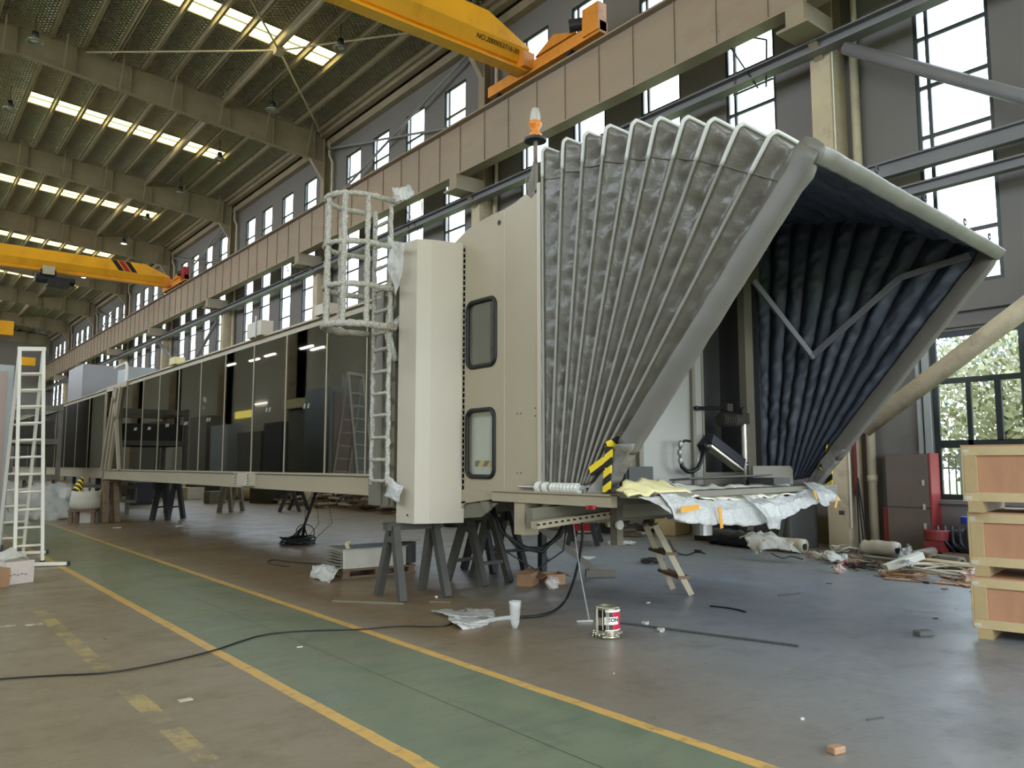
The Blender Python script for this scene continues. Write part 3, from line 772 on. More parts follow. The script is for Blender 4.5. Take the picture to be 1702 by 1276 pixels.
def film_flap(pts, rows, name, parent, m='film', th=.004, seed=0, amp=.03, **kw):
    """pts: list of rows of control points (bilinear rows) -> crumpled sheet"""
    P = [[V(p) for p in r_] for r_ in pts]; nr, nc = len(P)-1, len(P[0])-1
    def fn(u, v):
        a, b_ = u*nr, v*nc; i, j = min(int(a), nr-1), min(int(b_), nc-1); a -= i; b_ -= j
        q = P[i][j].lerp(P[i+1][j], a).lerp(P[i][j+1].lerp(P[i+1][j+1], a), b_)
        return q+V((nz(q, 5, seed), nz(q, 5, seed+7), nz(q, 5, seed+13)))*amp+V((nz(q, 17, seed+3), nz(q, 17, seed+9), nz(q, 17, seed+5)))*amp*.4
    b = MB(); b.sheet(fn, nr*rows, nc*rows, th); return b.out(name, m, parent, smooth=True, **kw)
x0 = LX-.02; ya = yc-rw
film_flap([[(x0, ya+.1, zt+.02), (x0+.02, ya-.12, zt+.03), (x0, ya-.3, zt-.05)], [(x0-.05, ya+.1, zt-.16), (x0, ya-.14, zt-.2), (x0+.03, ya-.34, zt-.16)]], 10, 'film_flap', LD, 'bubble', seed=3, amp=.06)
film_flap([[(x0-.1, ya+.06, HZ[1]+.16), (x0, ya-.22, HZ[1]-.02)], [(x0-.06, ya+.02, HZ[1]-.35), (x0, ya-.06, HZ[1]-.62)]], 14, 'film_flap', LD, 'film', seed=5, amp=.05)
film_flap([[(LX, yr-.02, zb_+.12), (LX+.03, yr-.3, zb_+.02)], [(LX-.03, yr, zb_-.12), (LX, yr-.26, zb_-.2)]], 8, 'film_flap', LD, 'bubble', seed=8, amp=.05)
b = MB(); p = PX(655, 470, 5.1); b.tube([(5.0, 8.75, 3.6), (4.95, 8.7, 3.2), (5.05, 8.68, 2.9)], .05, 8); b.tube([(5.0, 8.75, 3.3), (5.1, 8.6, 3.45)], .06, 8); b.out('film_flap', 'bubble', LD, smooth=True)

# shutter housing: tall faceted grey box beside the cabin wall
b = MB(); poly = [(5.0, 8.53), (5.05, 8.2), (5.21, 8.12), (5.63, 8.0), (5.63, 8.6), (5.2, 8.7)]
b.prism([V((x, y, .9)) for x, y in poly], (0, 0, 3.47))
SH = b.out('shutter_housing', 'bridge_light', BR)
b = MB(); b.bx(5.6, 5.64, 7.955, 7.995, 1.3, 4.3); zz = 1.35
while zz < 4.3: b.bx(5.585, 5.6, 7.95, 7.97, zz, zz+.02); zz += .07
b.out('brush_seal', 'zinc', SH)
b = MB(); b.cyl((5.02, 8.3, 1.0), (5.012, 8.3, 1.0), .012, n=8); b.out('bolt', 'black_paint', SH)

# cabin side wall with two round-cornered windows
XA, XB, SHR = 5.6, 10.0, .073
def pxa(pts, x=XA): return [PX(a, c, x) for a, c in pts]
outline = pxa([(757, 838), (757, 402), (775, 383), (793, 371), (815, 358), (838.6, 347.5), (857, 336), (874, 322), (883, 330), (893, 318), (901, 300), (901, 818)])
b = MB(); b.prism(outline, (.06, 0, 0)); WALL = b.out('cabin_side_wall', 'bridge_paint', BR)
def rrect(y0, y1, z0, z1, r, x, n=6):
    pts = []
    for cy, cz, a0 in ((y1-r, z1-r, 0), (y0+r, z1-r, .5), (y0+r, z0+r, 1), (y1-r, z0+r, 1.5)):
        for i in range(n+1):
            a = PI*(a0+.5*i/n); pts.append(V((x, cy+r*math.cos(a), cz+r*math.sin(a))))
    return pts
WINS = []
for (l, t, r_, bt) in ((777.5, 497, 824, 608), (776.5, 679, 822, 792)):
    p0, p1 = PX(l, (t+bt)/2, XA), PX(r_, (t+bt)/2, XA)
    zt_ = (PX(l, t+8, XA).z+PX(r_, t-4, XA).z)/2; zb2 = (PX(l, bt+2, XA).z+PX(r_, bt-2, XA).z)/2
    WINS.append((p1.y, p0.y, zb2, zt_))
bpy.context.view_layer.update()
cut = MB()
for y0, y1, z0, z1 in WINS: cut.prism(rrect(y0, y1, z0, z1, .1, XA-.1), (.3, 0, 0))
co = cut.out('cutter', 'rubber')
md = WALL.modifiers.new('cut', 'BOOLEAN'); md.object = co; md.operation = 'DIFFERENCE'; md.solver = 'EXACT'
bpy.context.view_layer.update()
me = bpy.data.meshes.new_from_object(WALL.evaluated_get(bpy.context.evaluated_depsgraph_get()))
WALL.modifiers.clear(); WALL.data = me
bpy.data.objects.remove(co)
for i, (y0, y1, z0, z1) in enumerate(WINS):
    b = MB(); ring = rrect(y0, y1, z0, z1, .1, XA-.002); b.tube(ring, .028, 8, closed=True); g = b.out('cabin_window', 'rubber', BR, smooth=True)
    b = MB(); b.prism(rrect(y0, y1, z0, z1, .1, XA+.01), (.006, 0, 0)); b.out('window_pane', 'cab_glass', g)
y0, y1, z0, z1 = WINS[1]
b = MB(); b.bx(XA+.07, XA+.09, y0-.05, y1+.05, z0-.05, z1+.05); IP = b.out('inner_panel', 'foam_white', BR)
b = MB(); b.bx(XA+.066, XA+.07, y0+.07, y1-.07, z0+.12, z0+.19); b.bx(XA+.066, XA+.07, y0+.0, y0+.04, z0, z1); b.out('hazard_tape', 'hazard_wall', IP)
y0, y1, z0, z1 = WINS[0]
b = MB(); b.bx(XA+.2, XA+.24, y0+.12, y0+.15, z0-.1, z1-.2); b.bx(XA+.22, XA+.26, y0+.02, y0+.05, z0-.1, z1-.25); b.out('inner_fittings', 'inner_panel', BR)
b = MB(); b.bx(XA+.45, XA+.5, y0-.6, y1+.8, z0-.4, z1+.4); b.out('shade_backing', 'recess', BR)  # dark sheet added behind the upper pane so the cabin looks shaded
# seam, rivets, hole
b = MB(); q = PX(838.5, 600, XA); b.bx(XA-.004, XA, q.y-.006, q.y+.006, 1.3, PX(838.5, 350, XA).z); b.bx(XA-.02, XA, outline[-1].y-.01, outline[-1].y+.05, 1.3, PX(900, 303, XA).z)
b.out('panel_seam', 'bridge_light', WALL)
b = MB(); q = PX(830, 370, XA); b.cyl(q+V((-.006, 0, 0)), q, .03, n=12); b.out('grommet', 'rubber', WALL)
b = MB()
for px, py in ((860, 687), (866, 687), (890, 678), (890, 691), (860, 786), (866, 786)):
    q = PX(px, py, XA); b.cyl(q+V((-.004, 0, 0)), q, .008, n=6)
b.out('rivet', 'rubber', WALL)
YC0, YC1 = outline[-1].y, outline[0].y
# beacon mast with gusset, lamp wrapped in clear film
q = PX(890, 300, 5.75)
b = MB(); b.tube([(5.75, q.y, 4.3), (5.75, q.y, 5.38)], .028, 10); b.tube([(5.68, q.y+.06, 4.2), (5.68, q.y+.08, 4.9)], .012, 6)
b.prism([V((5.74, q.y+.03, 5.1)), V((5.74, q.y+.25, 4.5)), V((5.74, q.y+.03, 4.4))], (.012, 0, 0))
b.prism([V((5.74, q.y-.03, 5.15)), V((5.74, q.y-.09, 4.8)), V((5.74, q.y-.03, 4.5))], (.012, 0, 0))
MAST = b.out('beacon_mast', 'bridge_dark', BR)
zq = PX(890, 231, 5.75).z
b = MB(); b.lathe([(.001, 0), (.13, 0), (.13, .03), (.05, .05), (.001, .05)], (5.75, q.y, zq-.03), 18); b.out('beacon_base', 'dark_motor', MAST, smooth=False)
b = MB(); b.lathe([(.06, 0), (.08, .03), (.045, .07), (.045, .09), (.075, .14), (.08, .17), (.05, .2), (.001, .21)], (5.75, q.y, zq+.02), 18); b.out('beacon_lens', 'orange_glass', MAST, smooth=True)
b = MB(); b.lathe([(.06, 0), (.062, .05), (.055, .1), (.04, .15), (.001, .17)], (5.75, q.y, zq+.215), 14); b.out('beacon_cover', 'film_thin', MAST, smooth=True)

# cabin body behind: far side wall, curved roof, floor, front wall with roller door
b = MB(); b.prism([V((XB-.06, p.y+.32, p.z)) for p in outline], (.06, 0, 0)); b.out('cabin_side_wall', 'bridge_paint', BR)
top = outline[1:7]
b = MB()
for p, q in zip(top, top[1:]+[outline[10]]):
    b.prism([V((XA+.06, p.y, p.z-.05)), V((XA+.06, q.y, q.z-.05)), V((XA+.06, q.y, q.z)), V((XA+.06, p.y, p.z))], (XB-XA-.12, 0, 0))
b.out('cabin_roof', 'bridge_dark', BR)
b = MB(); b.bx(XA+.02, XB-.02, 5.6, YC1, 1.2, 1.34); b.bx(XA+.02, XB-.02, 8.0, 8.1, 1.3, 4.3); b.out('cabin_floor', 'bridge_dark', BR)
YF = YC0+.12
def xf(px, y=None): return PY(px, 700, YF if y is None else y).x
b = MB(); b.bx(XA+.06, xf(1056), YF, YF+.06, 1.34, 4.6); b.bx(xf(1056), xf(1063), YF-.06, YF+.06, 1.34, 4.6)
b.bx(xf(1165), xf(1168), YF-.03, YF+.06, 1.34, 4.6); b.bx(xf(1237), xf(1250), YF-.05, YF+.06, 1.34, 4.6); b.bx(XA+.06, XB-.06, YF, YF+.05, 4.2, 5.0)
b.out('front_wall', 'bridge_dark', BR)
b = MB(); b.bx(xf(1063), xf(1146), YF-.02, YF+.04, 1.34, 4.2); RD = b.out('front_door', 'inner_panel', BR)
b = MB(); b.bx(xf(1145), xf(1150), YF-.07, YF-.02, 1.34, 4.3); b.out('door_post', 'bridge_dark', RD)
b = MB(); b.bx(xf(1150), xf(1165), YF-.02, YF+.04, 1.34, 4.2); b.out('door_panel', 'inner_panel', BR)
b = MB(); yb = YF+.75
b.bx(xf(1165), XB-.06, yb, yb+.03, 1.34, 4.6); b.bx(xf(1168), xf(1168)+.02, YF+.06, yb, 1.34, 4.6); b.bx(XB-.1, XB-.06, YF+.06, yb, 1.34, 4.6)
RC = b.out('recess_lining', 'recess', BR)
b = MB(); b.bx(xf(1166), xf(1238), YF-.02, YF+.04, 1.34, 1.5); b.out('toe_board', 'bridge_dark', RC)
# lifting screw with motor, swivel lamp, cable loop
ym = YF-.1; sx = PY(1236, 700, ym).x
b = MB(); zz0, zz1 = PY(1236, 797, ym).z, PY(1236, 700, ym).z
b.cyl((sx, ym, zz0), (sx, ym, (zz0*.7+zz1*.3)), .022, n=10); b.cyl((sx, ym, (zz0*.7+zz1*.3)), (sx, ym, zz1), .04, n=12)
for k in range(4): b.cyl((sx, ym, zz1-.12-k*.16), (sx, ym, zz1-.1-k*.16), .044, n=12)
SC = b.out('lifting_screw', 'steel_bright', BR, smooth=False)
mz = PY(1205, 697, ym).z; mx = PY(1208, 697, ym).x
b = MB(); b.cyl((mx-.14, ym, mz), (sx-.08, ym, mz), .085, n=16)
for k in range(5): b.cyl((mx-.11+k*.05, ym, mz), (mx-.09+k*.05, ym, mz), .1, n=16)
b.bx(sx-.1, sx+.05, ym-.06, ym+.06, mz-.05, mz+.1); b.bx(mx-.06, mx+.06, ym-.06, ym+.06, mz+.11, mz+.21); b.ball((sx, ym, mz+.13), .05, .05, .06)
b.out('drive_motor', 'clutter_dark', SC)
q0, q1 = PY(1158, 678, ym), PY(1203, 678, ym)
b = MB(); b.tube([q0, q1], .022, 8); b.ball(q0, .04, .03, .03); b.out('stay_rod', 'black_paint', SC)
b = MB(); q0, q1 = PY(1176, 737, ym-.05), PY(1230, 778, ym-.05); up = (q1-q0).cross(V((0, 1, 0))).normalized()
b.bar(q0+up*.07, q1+up*.07, .12, .12, up); SL = b.out('swivel_lamp', 'dark_motor', BR)
b = MB(); b.bar(q0-up*.03, q1-up*.03, .15, .03, up); b.out('light_bar', 'steel_bright', SL)
b = MB(); q = PY(1185, 727, ym); b.bar(q, PY(1174, 722, ym), .03, .03); b.bar(PY(1168, 745, ym), PY(1178, 733, ym), .1, .12); b.out('bracket', 'black_paint', SL)
b = MB(); pts = [PY(x, y, ym-.06) for x, y in ((1147, 733), (1138, 732), (1131, 738), (1130, 752), (1131, 765), (1134, 776), (1142, 783), (1150, 784), (1160, 778), (1166, 765), (1169, 748))]
b.tube(pts[:6], .016, 8); b.tube(pts[4:], .028, 8); b.out('cable_loop', 'black_cable', BR, smooth=True)
b = MB()
for p in pts[2:5]: b.ball(p, .035, .035, .05)
b.out('cable_gland', 'zinc', BR)
# rounded corner plate at the far hinge
b = MB(); yk = 6.0
x0, x1, z0, z1 = PY(1252, 790, yk).x, PY(1318, 790, yk).x, PY(1280, 812, yk).z, PY(1280, 774, yk).z
r_ = .08; pts = [V((x0, yk, z0)), V((x1, yk, z0)), V((x1, yk, z1-r_))]+[V((x1-r_+r_*math.cos(a*PI/12), yk, z1-r_+r_*math.sin(a*PI/12))) for a in range(1, 7)]+[V((x0, yk, z1))]
b.prism(pts, (0, .03, 0)); b.out('corner_plate', 'bridge_dark', BR)
b = MB(); q = PY(1003, 780, 6.2); b.bx(q.x+.35, q.x+.75, 6.15, 6.3, 1.36, 1.58); b.bar((q.x+.35, 6.2, 1.36), (q.x+.35, 6.2, 1.9), .05, .05); b.bar((q.x+.1, 6.2, 1.9), (q.x+.38, 6.2, 1.9), .05, .05); b.out('control_box', 'recess', BR)

# ---------------------------------------------------------------- folding canopy
CN = thing('canopy', None, None, (7.6, 5.6, 1.4)); CN.parent = BR; CN.location = V((7.6, 5.6, 1.4))-WL[BR.name]
tops = [(903, 246), (938, 231), (973, 220), (1009, 209), (1053.5, 201), (1093, 196.5), (1139, 195), (1182, 198), (1230, 206), (1285, 219), (1337.6, 233)]
bots = [(906, 808), (917, 808), (931, 808), (941, 807), (952, 807), (960, 806), (966, 806), (971, 805), (976, 804), (981, 803), (990, 800)]
HP = []
for t_, b_ in zip(tops, bots):
    T, B_ = PX(*t_, XA), PX(*b_, XA); HP.append(((T.y, T.z), (B_.y, B_.z)))
def hoop_pt(i, s):
    """s in 0..1 along hoop i: near leg up, across, far leg down"""
    (ty, tz), (by, bz) = HP[i]
    r = .055
    L1 = math.hypot(ty-by, tz-bz); W = XB-XA; tot = 2*L1+W; d = s*tot
    def P(x, f): return V((x, by+(ty-by)*f+SHR*(x-XA), bz+(tz-bz)*f))
    if d < L1-r: return P(XA, d/L1)
    if d > tot-L1+r: return P(XB, (tot-d)/L1)
    if L1+r < d < L1+W-r: return P(XA+d-L1, 1)
    if d <= L1+r:
        a = (d-L1+r)/(2*r)*PI/2; return P(XA+r-r*math.cos(a), (L1-r+r*math.sin(a))/L1)
    a = (d-(L1+W)+r)/(2*r)*PI/2; return P(XB-r+r*math.sin(a), (L1-r+r*math.cos(a))/L1)
NS = 150
for i in range(11):
    if i == 10: continue
    (ty, tz), (by, bz) = HP[i]; up_ = V((0, ty-by, tz-bz)).normalized()*.016
    def ho_(k):
        p = hoop_pt(i, k/NS); return p+V((-.016 if p.x < XA+.06 else (.016 if p.x > XB-.06 else 0), 0, 0))+(up_ if XA+.03 < p.x < XB-.03 else V((0, 0, 0)))
    L1 = math.hypot(ty-by, tz-bz); k1 = int(NS*(L1-.16)/(2*L1+XB-XA))
    b = MB(); b.tube([ho_(k) for k in range(NS+1)], .015, 8); HB = b.out('canopy_hoop', 'hoop_grey', CN, smooth=True)
    b = MB(); b.tube([ho_(k1-2+k*(NS-2*k1+4)/120) for k in range(121)], .0195, 8); b.out('bare_tube', 'hoop_white', HB, smooth=True)
mid = V((7.6, 6.2, 1.4))
for i in range(10):
    def fn(u, v, i=i):
        a, c = hoop_pt(i, u), hoop_pt(i+1, u); g = (c-a).length
        p = a.lerp(c, v)
        L1 = math.hypot(HP[i][0][0]-HP[i][1][0], HP[i][0][1]-HP[i][1][1]); tot = 2*L1+XB-XA; d = u*tot
        f = min(1, max(0, (d-L1+.25)/.5)); f2 = min(1, max(0, (d-(L1+XB-XA)+.25)/.5))
        down = V((0, HP[i][1][0]-HP[i][0][0], HP[i][1][1]-HP[i][0][1])).normalized()
        inn = V((1, 0, 0))*(1-f)+down*(f*(1-f2))+V((-1, 0, 0))*f2
        tri = 1-abs(2*v-1)**1.5
        w = tri*(.30*g+.008)
        k = tri**.5*min(1, g*5)
        wr = (nz(p, 2.6, i)*.034+nz((p.x*7, p.y*5, p.z*12), 1, i+4)*.014+nz((p.x*5, (p.y+p.z)*11, (p.z-p.y)*3), 1, i+20)*.03+abs(nz((p.x*3, p.y*6-p.z*5, p.z*6+p.y*4), 1, i+30))*.05)*k
        if f > .5 > f2: wr += abs(math.sin(d*4.2+i))*.02*k
        return p+inn*(w+wr)+down*(0)
    b = MB(); b.sheet(fn, 260, 11, -.008, 1)
    b.out('canopy_fabric', ['bellow_out', 'bellow_in'], CN, smooth=True, fixn=False)
    # stitched hem line a little below the top edge on both side walls
    b = MB(); L1 = math.hypot(HP[i][0][0]-HP[i][1][0], HP[i][0][1]-HP[i][1][1]); tot = 2*L1+XB-XA
    for u in ((L1-.36)/tot, 1-(L1-.36)/tot):
        sg = -1 if u < .5 else 1
        b.tube([fn(u, v/10)+V((sg*.006, 0, 0)) for v in range(11)], .007, 5)
    b.out('fabric_seam', 'bridge_dark', CN, smooth=True)
# front bumper: padded rectangular frame around the opening
(ty, tz), (by, bz) = HP[10]
dleg = V((0, ty-by, tz-bz)).normalized(); nrm = V((0, dleg.z, -dleg.y)); nrm = nrm if nrm.y < 0 else -nrm
def soft_bar(p, q, du, dv, wu, wv, n=40, amp=.012, seed=0, pinch=None):
    """rounded rectangular padded bar from p to q with section axes du, dv"""
    b = MB(); vs = []; m = 16
    for i in range(n+1):
        t = i/n; c = p.lerp(q, t)
        for k in range(m):
            a = 2*PI*k/m; ca, sa = math.cos(a), math.sin(a)
            x = math.copysign(abs(ca)**.25, ca)*wu/2; y = math.copysign(abs(sa)**.25, sa)*wv/2
            pt = c+du*x+dv*y
            pt += (du*ca+dv*sa)*(nz(pt, 6, seed)*amp*(1 if pinch is None else 1+4*max(0, 1-abs(t-pinch)*6)))
            vs.append(pt)
    fs = [(i*m+k, i*m+(k+1) % m, (i+1)*m+(k+1) % m, (i+1)*m+k) for i in range(n) for k in range(m)]+[tuple(range(m-1, -1, -1)), tuple(n*m+k for k in range(m))]
    return b.add(vs, fs)
XV = V((1, 0, 0)); SV = V((1, SHR, 0))
T0, B0 = V((XA, ty, tz)), V((XA, by, bz))
BUM = thing('front_bumper', None, None, (7.6, by, bz)); BUM.parent = BR; BUM.location = V((7.6, by, bz))-WL[BR.name]
of = nrm*.1-dleg*.03
soft_bar(B0+of+XV*.02+dleg*.55, T0+of+XV*.02, nrm, XV, .2, .12, 50, .008, 1, 1.0).out('bumper_post', 'bumper', BUM, smooth=True)
soft_bar(B0+of+SV*(XB-XA-.02)+dleg*.5, T0+of+SV*(XB-XA-.02), nrm, XV, .2, .12, 50, .008, 2, 1.0).out('bumper_post', 'bumper', BUM, smooth=True)
soft_bar(T0+of+SV*-.03, T0+of+SV*(XB-XA+.03), nrm, dleg, .22, .15, 70, .01, 3, 0.0).out('bumper_bar', 'bumper', BUM, smooth=True)
b = MB()
for f in (.25, .5, .75, .93): b.tube([T0+of+SV*(XB-XA)*f+dleg*.08+V((.03*math.cos(a), 0, .04+.04*math.sin(a))) for a in (0, 1.2, 2.4, 3.6, 4.8, 6)], .008, 5)
b.out('lifting_ring', 'dark_motor', BUM)
for k, x in ((0, XA+.02), (1, XB-.02)):
    soft_bar(V((x, by-.02+SHR*(x-XA), bz-.14)), B0+of+SV*(x-XA)+dleg*.6, V((0, 1, 0)), XV, .22, .15, 30, .05, 5+k).out('bumper_sleeve', 'bumper_crumple', BUM, smooth=True)
    b = MB(); q = B0+SV*(x-XA)+V((0, -.06, 0))
    s = -1 if k == 0 else 1
    for a, e in (((s*.1, -.17, -.1), (s*.09, -.2, .34)), ((s*.08, -.17, .34), (-s*.06, -.26, .42)), ((s*.1, .05, .1), (s*.09, -.16, .2))):
        b.bar(q+V(a), q+V(e), .1, .014, (1, 0, 0) if a[0]*s > 0 and e[0]*s > 0 else (0, 1, 0))
    b.bar(q+V((-.08, -.17, .1)), q+V((.1, -.19, .34)), .09, .014, (0, 1, 0)); b.bar(q+V((.1, -.16, .02)), q+V((-.06, -.17, .14)), .08, .014, (0, 1, 0))
    b.out('hazard_tape', 'hazard', BUM)
# bent inner stay bar below the canopy roof
b = MB(); x9 = 9.8
pa, pb, pc = PX(1612, 424, x9), PX(1495, 462, x9), PX(1350, 592, x9)
v = ray(1252, 466); pd = CP+v*((pc.y+.35-CP.y)/v.y)
b.bar(pa, pb, .04, .07); b.bar(pb, pc, .04, .07); b.bar(pc, pd, .04, .07); b.ball(pc, .045, .045, .045)
b.out('stay_bar', 'brace', CN)
# roller pack at the near hinge
b = MB(); xr = XA-.03
ya_, yb_ = PX(918, 810, xr).y, PX(965, 810, xr).y; zr = PX(940, 811, xr).z
N = 8
for i in range(N): b.cyl((xr, ya_+(yb_-ya_)*(i+.1)/N, zr), (xr, ya_+(yb_-ya_)*(i+.85)/N, zr), .055, n=14)
RP = b.out('roller_pack', 'white_plastic', BR)
for px in (897, 909): y = PX(px, 810, xr).y; b = MB(); b.cyl((xr, y-.03, zr), (xr, y+.03, zr), .06, n=12); b.out('end_roller', 'white_plastic', RP)
b = MB(); b.cyl((xr, PX(862, 808, xr).y, zr), (xr, yb_-.1, zr), .014, n=8); b.bx(xr-.02, xr+.04, yb_-.1, yb_-.06, zr-.16, zr+.03); b.bx(xr-.02, xr+.05, PX(893, 810, xr).y, PX(891, 810, xr).y+.02, zr-.1, zr+.06); b.out('roller_axle', 'zinc', RP)

# ---------------------------------------------------------------- base frame under the cabin
b = MB()
ya_, yb_ = PX(820, 826, XA-.06).y, 5.4
b.bx(XA-.08, XA-.0, yb_, ya_, 1.19, 1.31); b.bx(XA-.1, XA+.05, yb_+.0, ya_, 1.3, 1.315)
b.bx(XB-.05, XB+.03, 6.1, 8.1, 1.17, 1.31)
b.bx(XA, XB, 6.4, 6.5, 1.0, 1.2)
y = PX(868, 850, XA-.02).y
b.bx(XA-.06, XA+.14, y-.09, y+.09, .84, 1.2)
b.out('base_frame', 'bridge_paint', BR)
b = MB(); q0, q1 = PX(757, 832, XA), PX(757, 862, XA); q2, q3 = PX(772, 858, XA), PX(805, 834, XA)
b.prism(pxa([(757, 833), (757, 861), (774, 833)], XA+.0), (.02, 0, 0)); b.out('gusset_plate', 'bridge_paint', BR)
b = MB(); b.prism(pxa([(774, 834), (757, 862), (800, 859), (827, 836)], XA+.03), (.02, 0, 0))  # slanted underside drawn upright, its shade put into the darker paint
b.prism([PX(798, 833, XA-.01), PX(812, 833, XA-.01), PX(814, 847, XA-.01), PX(808, 853, XA-.01), PX(803, 848, XA-.01)], (.03, 0, 0))
b.out('gusset_plate', 'bridge_dark', BR)
b = MB(); b.bar(PY(888, 873, 6.1), PY(1035, 851, 6.1), .1, .07); SB = b.out('slotted_bar', 'bridge_paint', BR)
for k in range(14): b = MB(); q = PY(895+k*10, 872-k*1.5, 6.045); b.box((q.x, 6.046, q.z), (.035, .01, .018)); b.out('slot', 'pit', SB)
b = MB(); b.bar(PY(880, 862, 6.35), PY(1030, 842, 6.35), .1, .2); b.bx(PY(905, 850, 7.0).x, 9.4, 7.0, 7.1, .9, 1.2); b.out('cross_beam', 'bridge_dark', BR)
b = MB(); b.bx(PY(1020, 870, 6.0).x, PY(1030, 870, 6.0).x, 5.95, 6.05, .75, 1.2); b.out('sub_frame', 'bridge_dark', BR)
q = PY(1028, 872, 5.93); b = MB(); b.cyl((q.x, 5.93, q.z), (q.x, 5.9, q.z), .05, n=14); b.out('guide_wheel', 'white_plastic', BR)
b = MB()
for d in (0, .09): b.cyl(PX(978+d*90, 846, XA-.1), PX(978+d*90, 840, XA-.1)+V((0, 0, 0)), .025, n=8)
b.out('air_coupling', 'red_paint', BR)
b = MB()
pts = [V((5.75, 7.6, 1.1)), V((5.85, 7.5, .8)), V((6.0, 7.35, .62)), V((6.2, 7.2, .6)), V((6.4, 7.1, .75)), V((6.5, 7.0, 1.1))]
for k in range(6): b.tube([p+V((R.uniform(-.04, .04), R.uniform(-.04, .04), R.uniform(-.03, .03))) for p in pts], .016, 7)
b.tube([V((5.7, 7.55, 1.1)), V((5.8, 7.4, .6)), V((6.1, 7.2, .38)), V((6.35, 7.0, .6)), V((6.4, 6.95, 1.1))], .01, 6)
for k in range(4): b.tube([V((5.75+.1*k, 6.9, 1.15)), V((5.8+.1*k, 6.85-.1*k, 1.0)), V((5.95+.1*k, 6.8, 1.12))], .015, 6)
b.out('hose_bundle', 'black_cable', BR, smooth=True)
b = MB(); qd = PY(1167, 880, 6.6); b.cyl((qd.x, 6.6, .7), (qd.x, 6.6, .9), .13, n=18)
# (drive pot hanging below the platform)
b.out('drive_pot', 'zinc', BR)
b = MB(); b.bx(qd.x-.22, qd.x+.14, 6.45, 6.75, .9, 1.2); b.out('drive_box', 'dark_motor', BR)

# wrapped front platform: bubble film draped over the lip
PLT = thing('front_platform', None, None, (7.6, 5.2, 1.2)); PLT.parent = BR; PLT.location = V((7.6, 5.2, 1.2))-WL[BR.name]
b = MB(); b.prism([V((5.64, 4.95, 1.28)), V((9.7, 5.56, 1.28)), V((9.7, 6.6, 1.28)), V((5.64, 6.4, 1.28))], (0, 0, .06)); b.out('deck', 'bridge_dark', PLT)
lip = [(1045, 822), (1100, 832), (1160, 834), (1215, 832), (1270, 826), (1310, 815), (1345, 812), (1372, 822)]
low = [(1058, 862), (1100, 872), (1160, 871), (1215, 868), (1262, 852), (1300, 838), (1345, 832), (1374, 832)]
def edge_xy(px):      # the platform lip in plan: a shallow arc
    f = (px-1045)/(1374-1045); return V((5.62+f*4.15, 4.86+.62*f+.25*f*(1-f)*0, 0))
def onlip(px, py, d=0):
    e = edge_xy(px); p = VT(px, py, e); return V((e.x+d*.4, e.y+d, p.z))
rows = [[onlip(x, y, .45)+V((0, 0, .03)) for x, y in lip], [onlip(x, y, .06)+V((0, 0, .02)) for x, y in lip], [onlip(x, y-1, -.02).lerp(onlip(x2, y2, -.05), .3) for (x, y), (x2, y2) in zip(lip, low)], [onlip(x, y, -.06) for x, y in low], [onlip(x, y-4, .12) for x, y in low]]
film_flap(rows, 9, 'bubble_wrap', PLT, 'bubble', seed=11, amp=.035)
film_flap([[onlip(1175, 822, .1), onlip(1215, 824, .1)], [onlip(1178, 834, -.1), onlip(1224, 838, -.1)], [onlip(1190, 858, -.16), onlip(1226, 852, -.14)], [onlip(1202, 878, -.12), onlip(1225, 876, -.1)]], 10, 'loose_film', PLT, 'film', seed=17, amp=.03)
film_flap([[onlip(1308, 795, .2), onlip(1348, 806, .1)], [onlip(1306, 818, -.08), onlip(1340, 822, -.1)], [onlip(1318, 838, -.1), onlip(1338, 838, -.1)]], 10, 'loose_film', PLT, 'film', seed=23, amp=.03)
film_flap([[onlip(1022, 826, .1), onlip(1050, 826, .05)], [onlip(1040, 838, -.02), onlip(1056, 846, -.05)], [onlip(1052, 850, -.04), onlip(1064, 862, -.05)]], 8, 'loose_film', PLT, 'film', seed=29, amp=.02)
rows = [[onlip(1010, 812, .35), onlip(1030, 802, .4), onlip(1060, 798, .45), onlip(1083, 800, .45)], [onlip(1014, 822, .1), onlip(1036, 818, .12), onlip(1060, 819, .12), onlip(1090, 818, .12)]]
film_flap(rows, 8, 'foam_sheet', PLT, 'foam_yellow', th=.02, seed=31, amp=.05)
rows = [[onlip(1088, 802, .5), onlip(1130, 808, .5), onlip(1190, 806, .5), onlip(1250, 806, .5), onlip(1300, 804, .5)], [onlip(1094, 822, .1), onlip(1135, 829, .08), onlip(1190, 829, .08), onlip(1250, 824, .08), onlip(1300, 816, .08)]]
film_flap(rows, 8, 'foam_sheet', PLT, 'foam_white', th=.015, seed=37, amp=.05)
b = MB(); e = onlip(1150, 810, .7); b.prism([V((6.9, 5.85, 1.42)), V((8.4, 5.75, 1.45)), V((8.5, 5.6, 1.47)), V((7.0, 5.65, 1.44))], (0, 0, .02)); b.bx(8.45, 8.8, 5.55, 5.9, 1.37, 1.44); b.out('floor_plate', 'recess', PLT)
for px, py, dx, dy in ((1075, 843, 26, -5), (1120, 858, 3, 34), (1302, 821, 6, 14), (1353, 833, -8, 18)):
    p, q = onlip(px-dx/2, py-dy/2, -.11), onlip(px+dx/2, py+dy/2, -.11)
    b = MB(); b.bar(p, q, .008, .05, V((0, 0, 1)) if abs(dx) > abs(dy) else V((1, 0, 0))); 
    if abs(dy) > abs(dx):
        b = MB(); b.bar(p, q, .045, .008, V((0, 1, 0)))
    b.out('tape_strip', 'tape_orange', PLT)
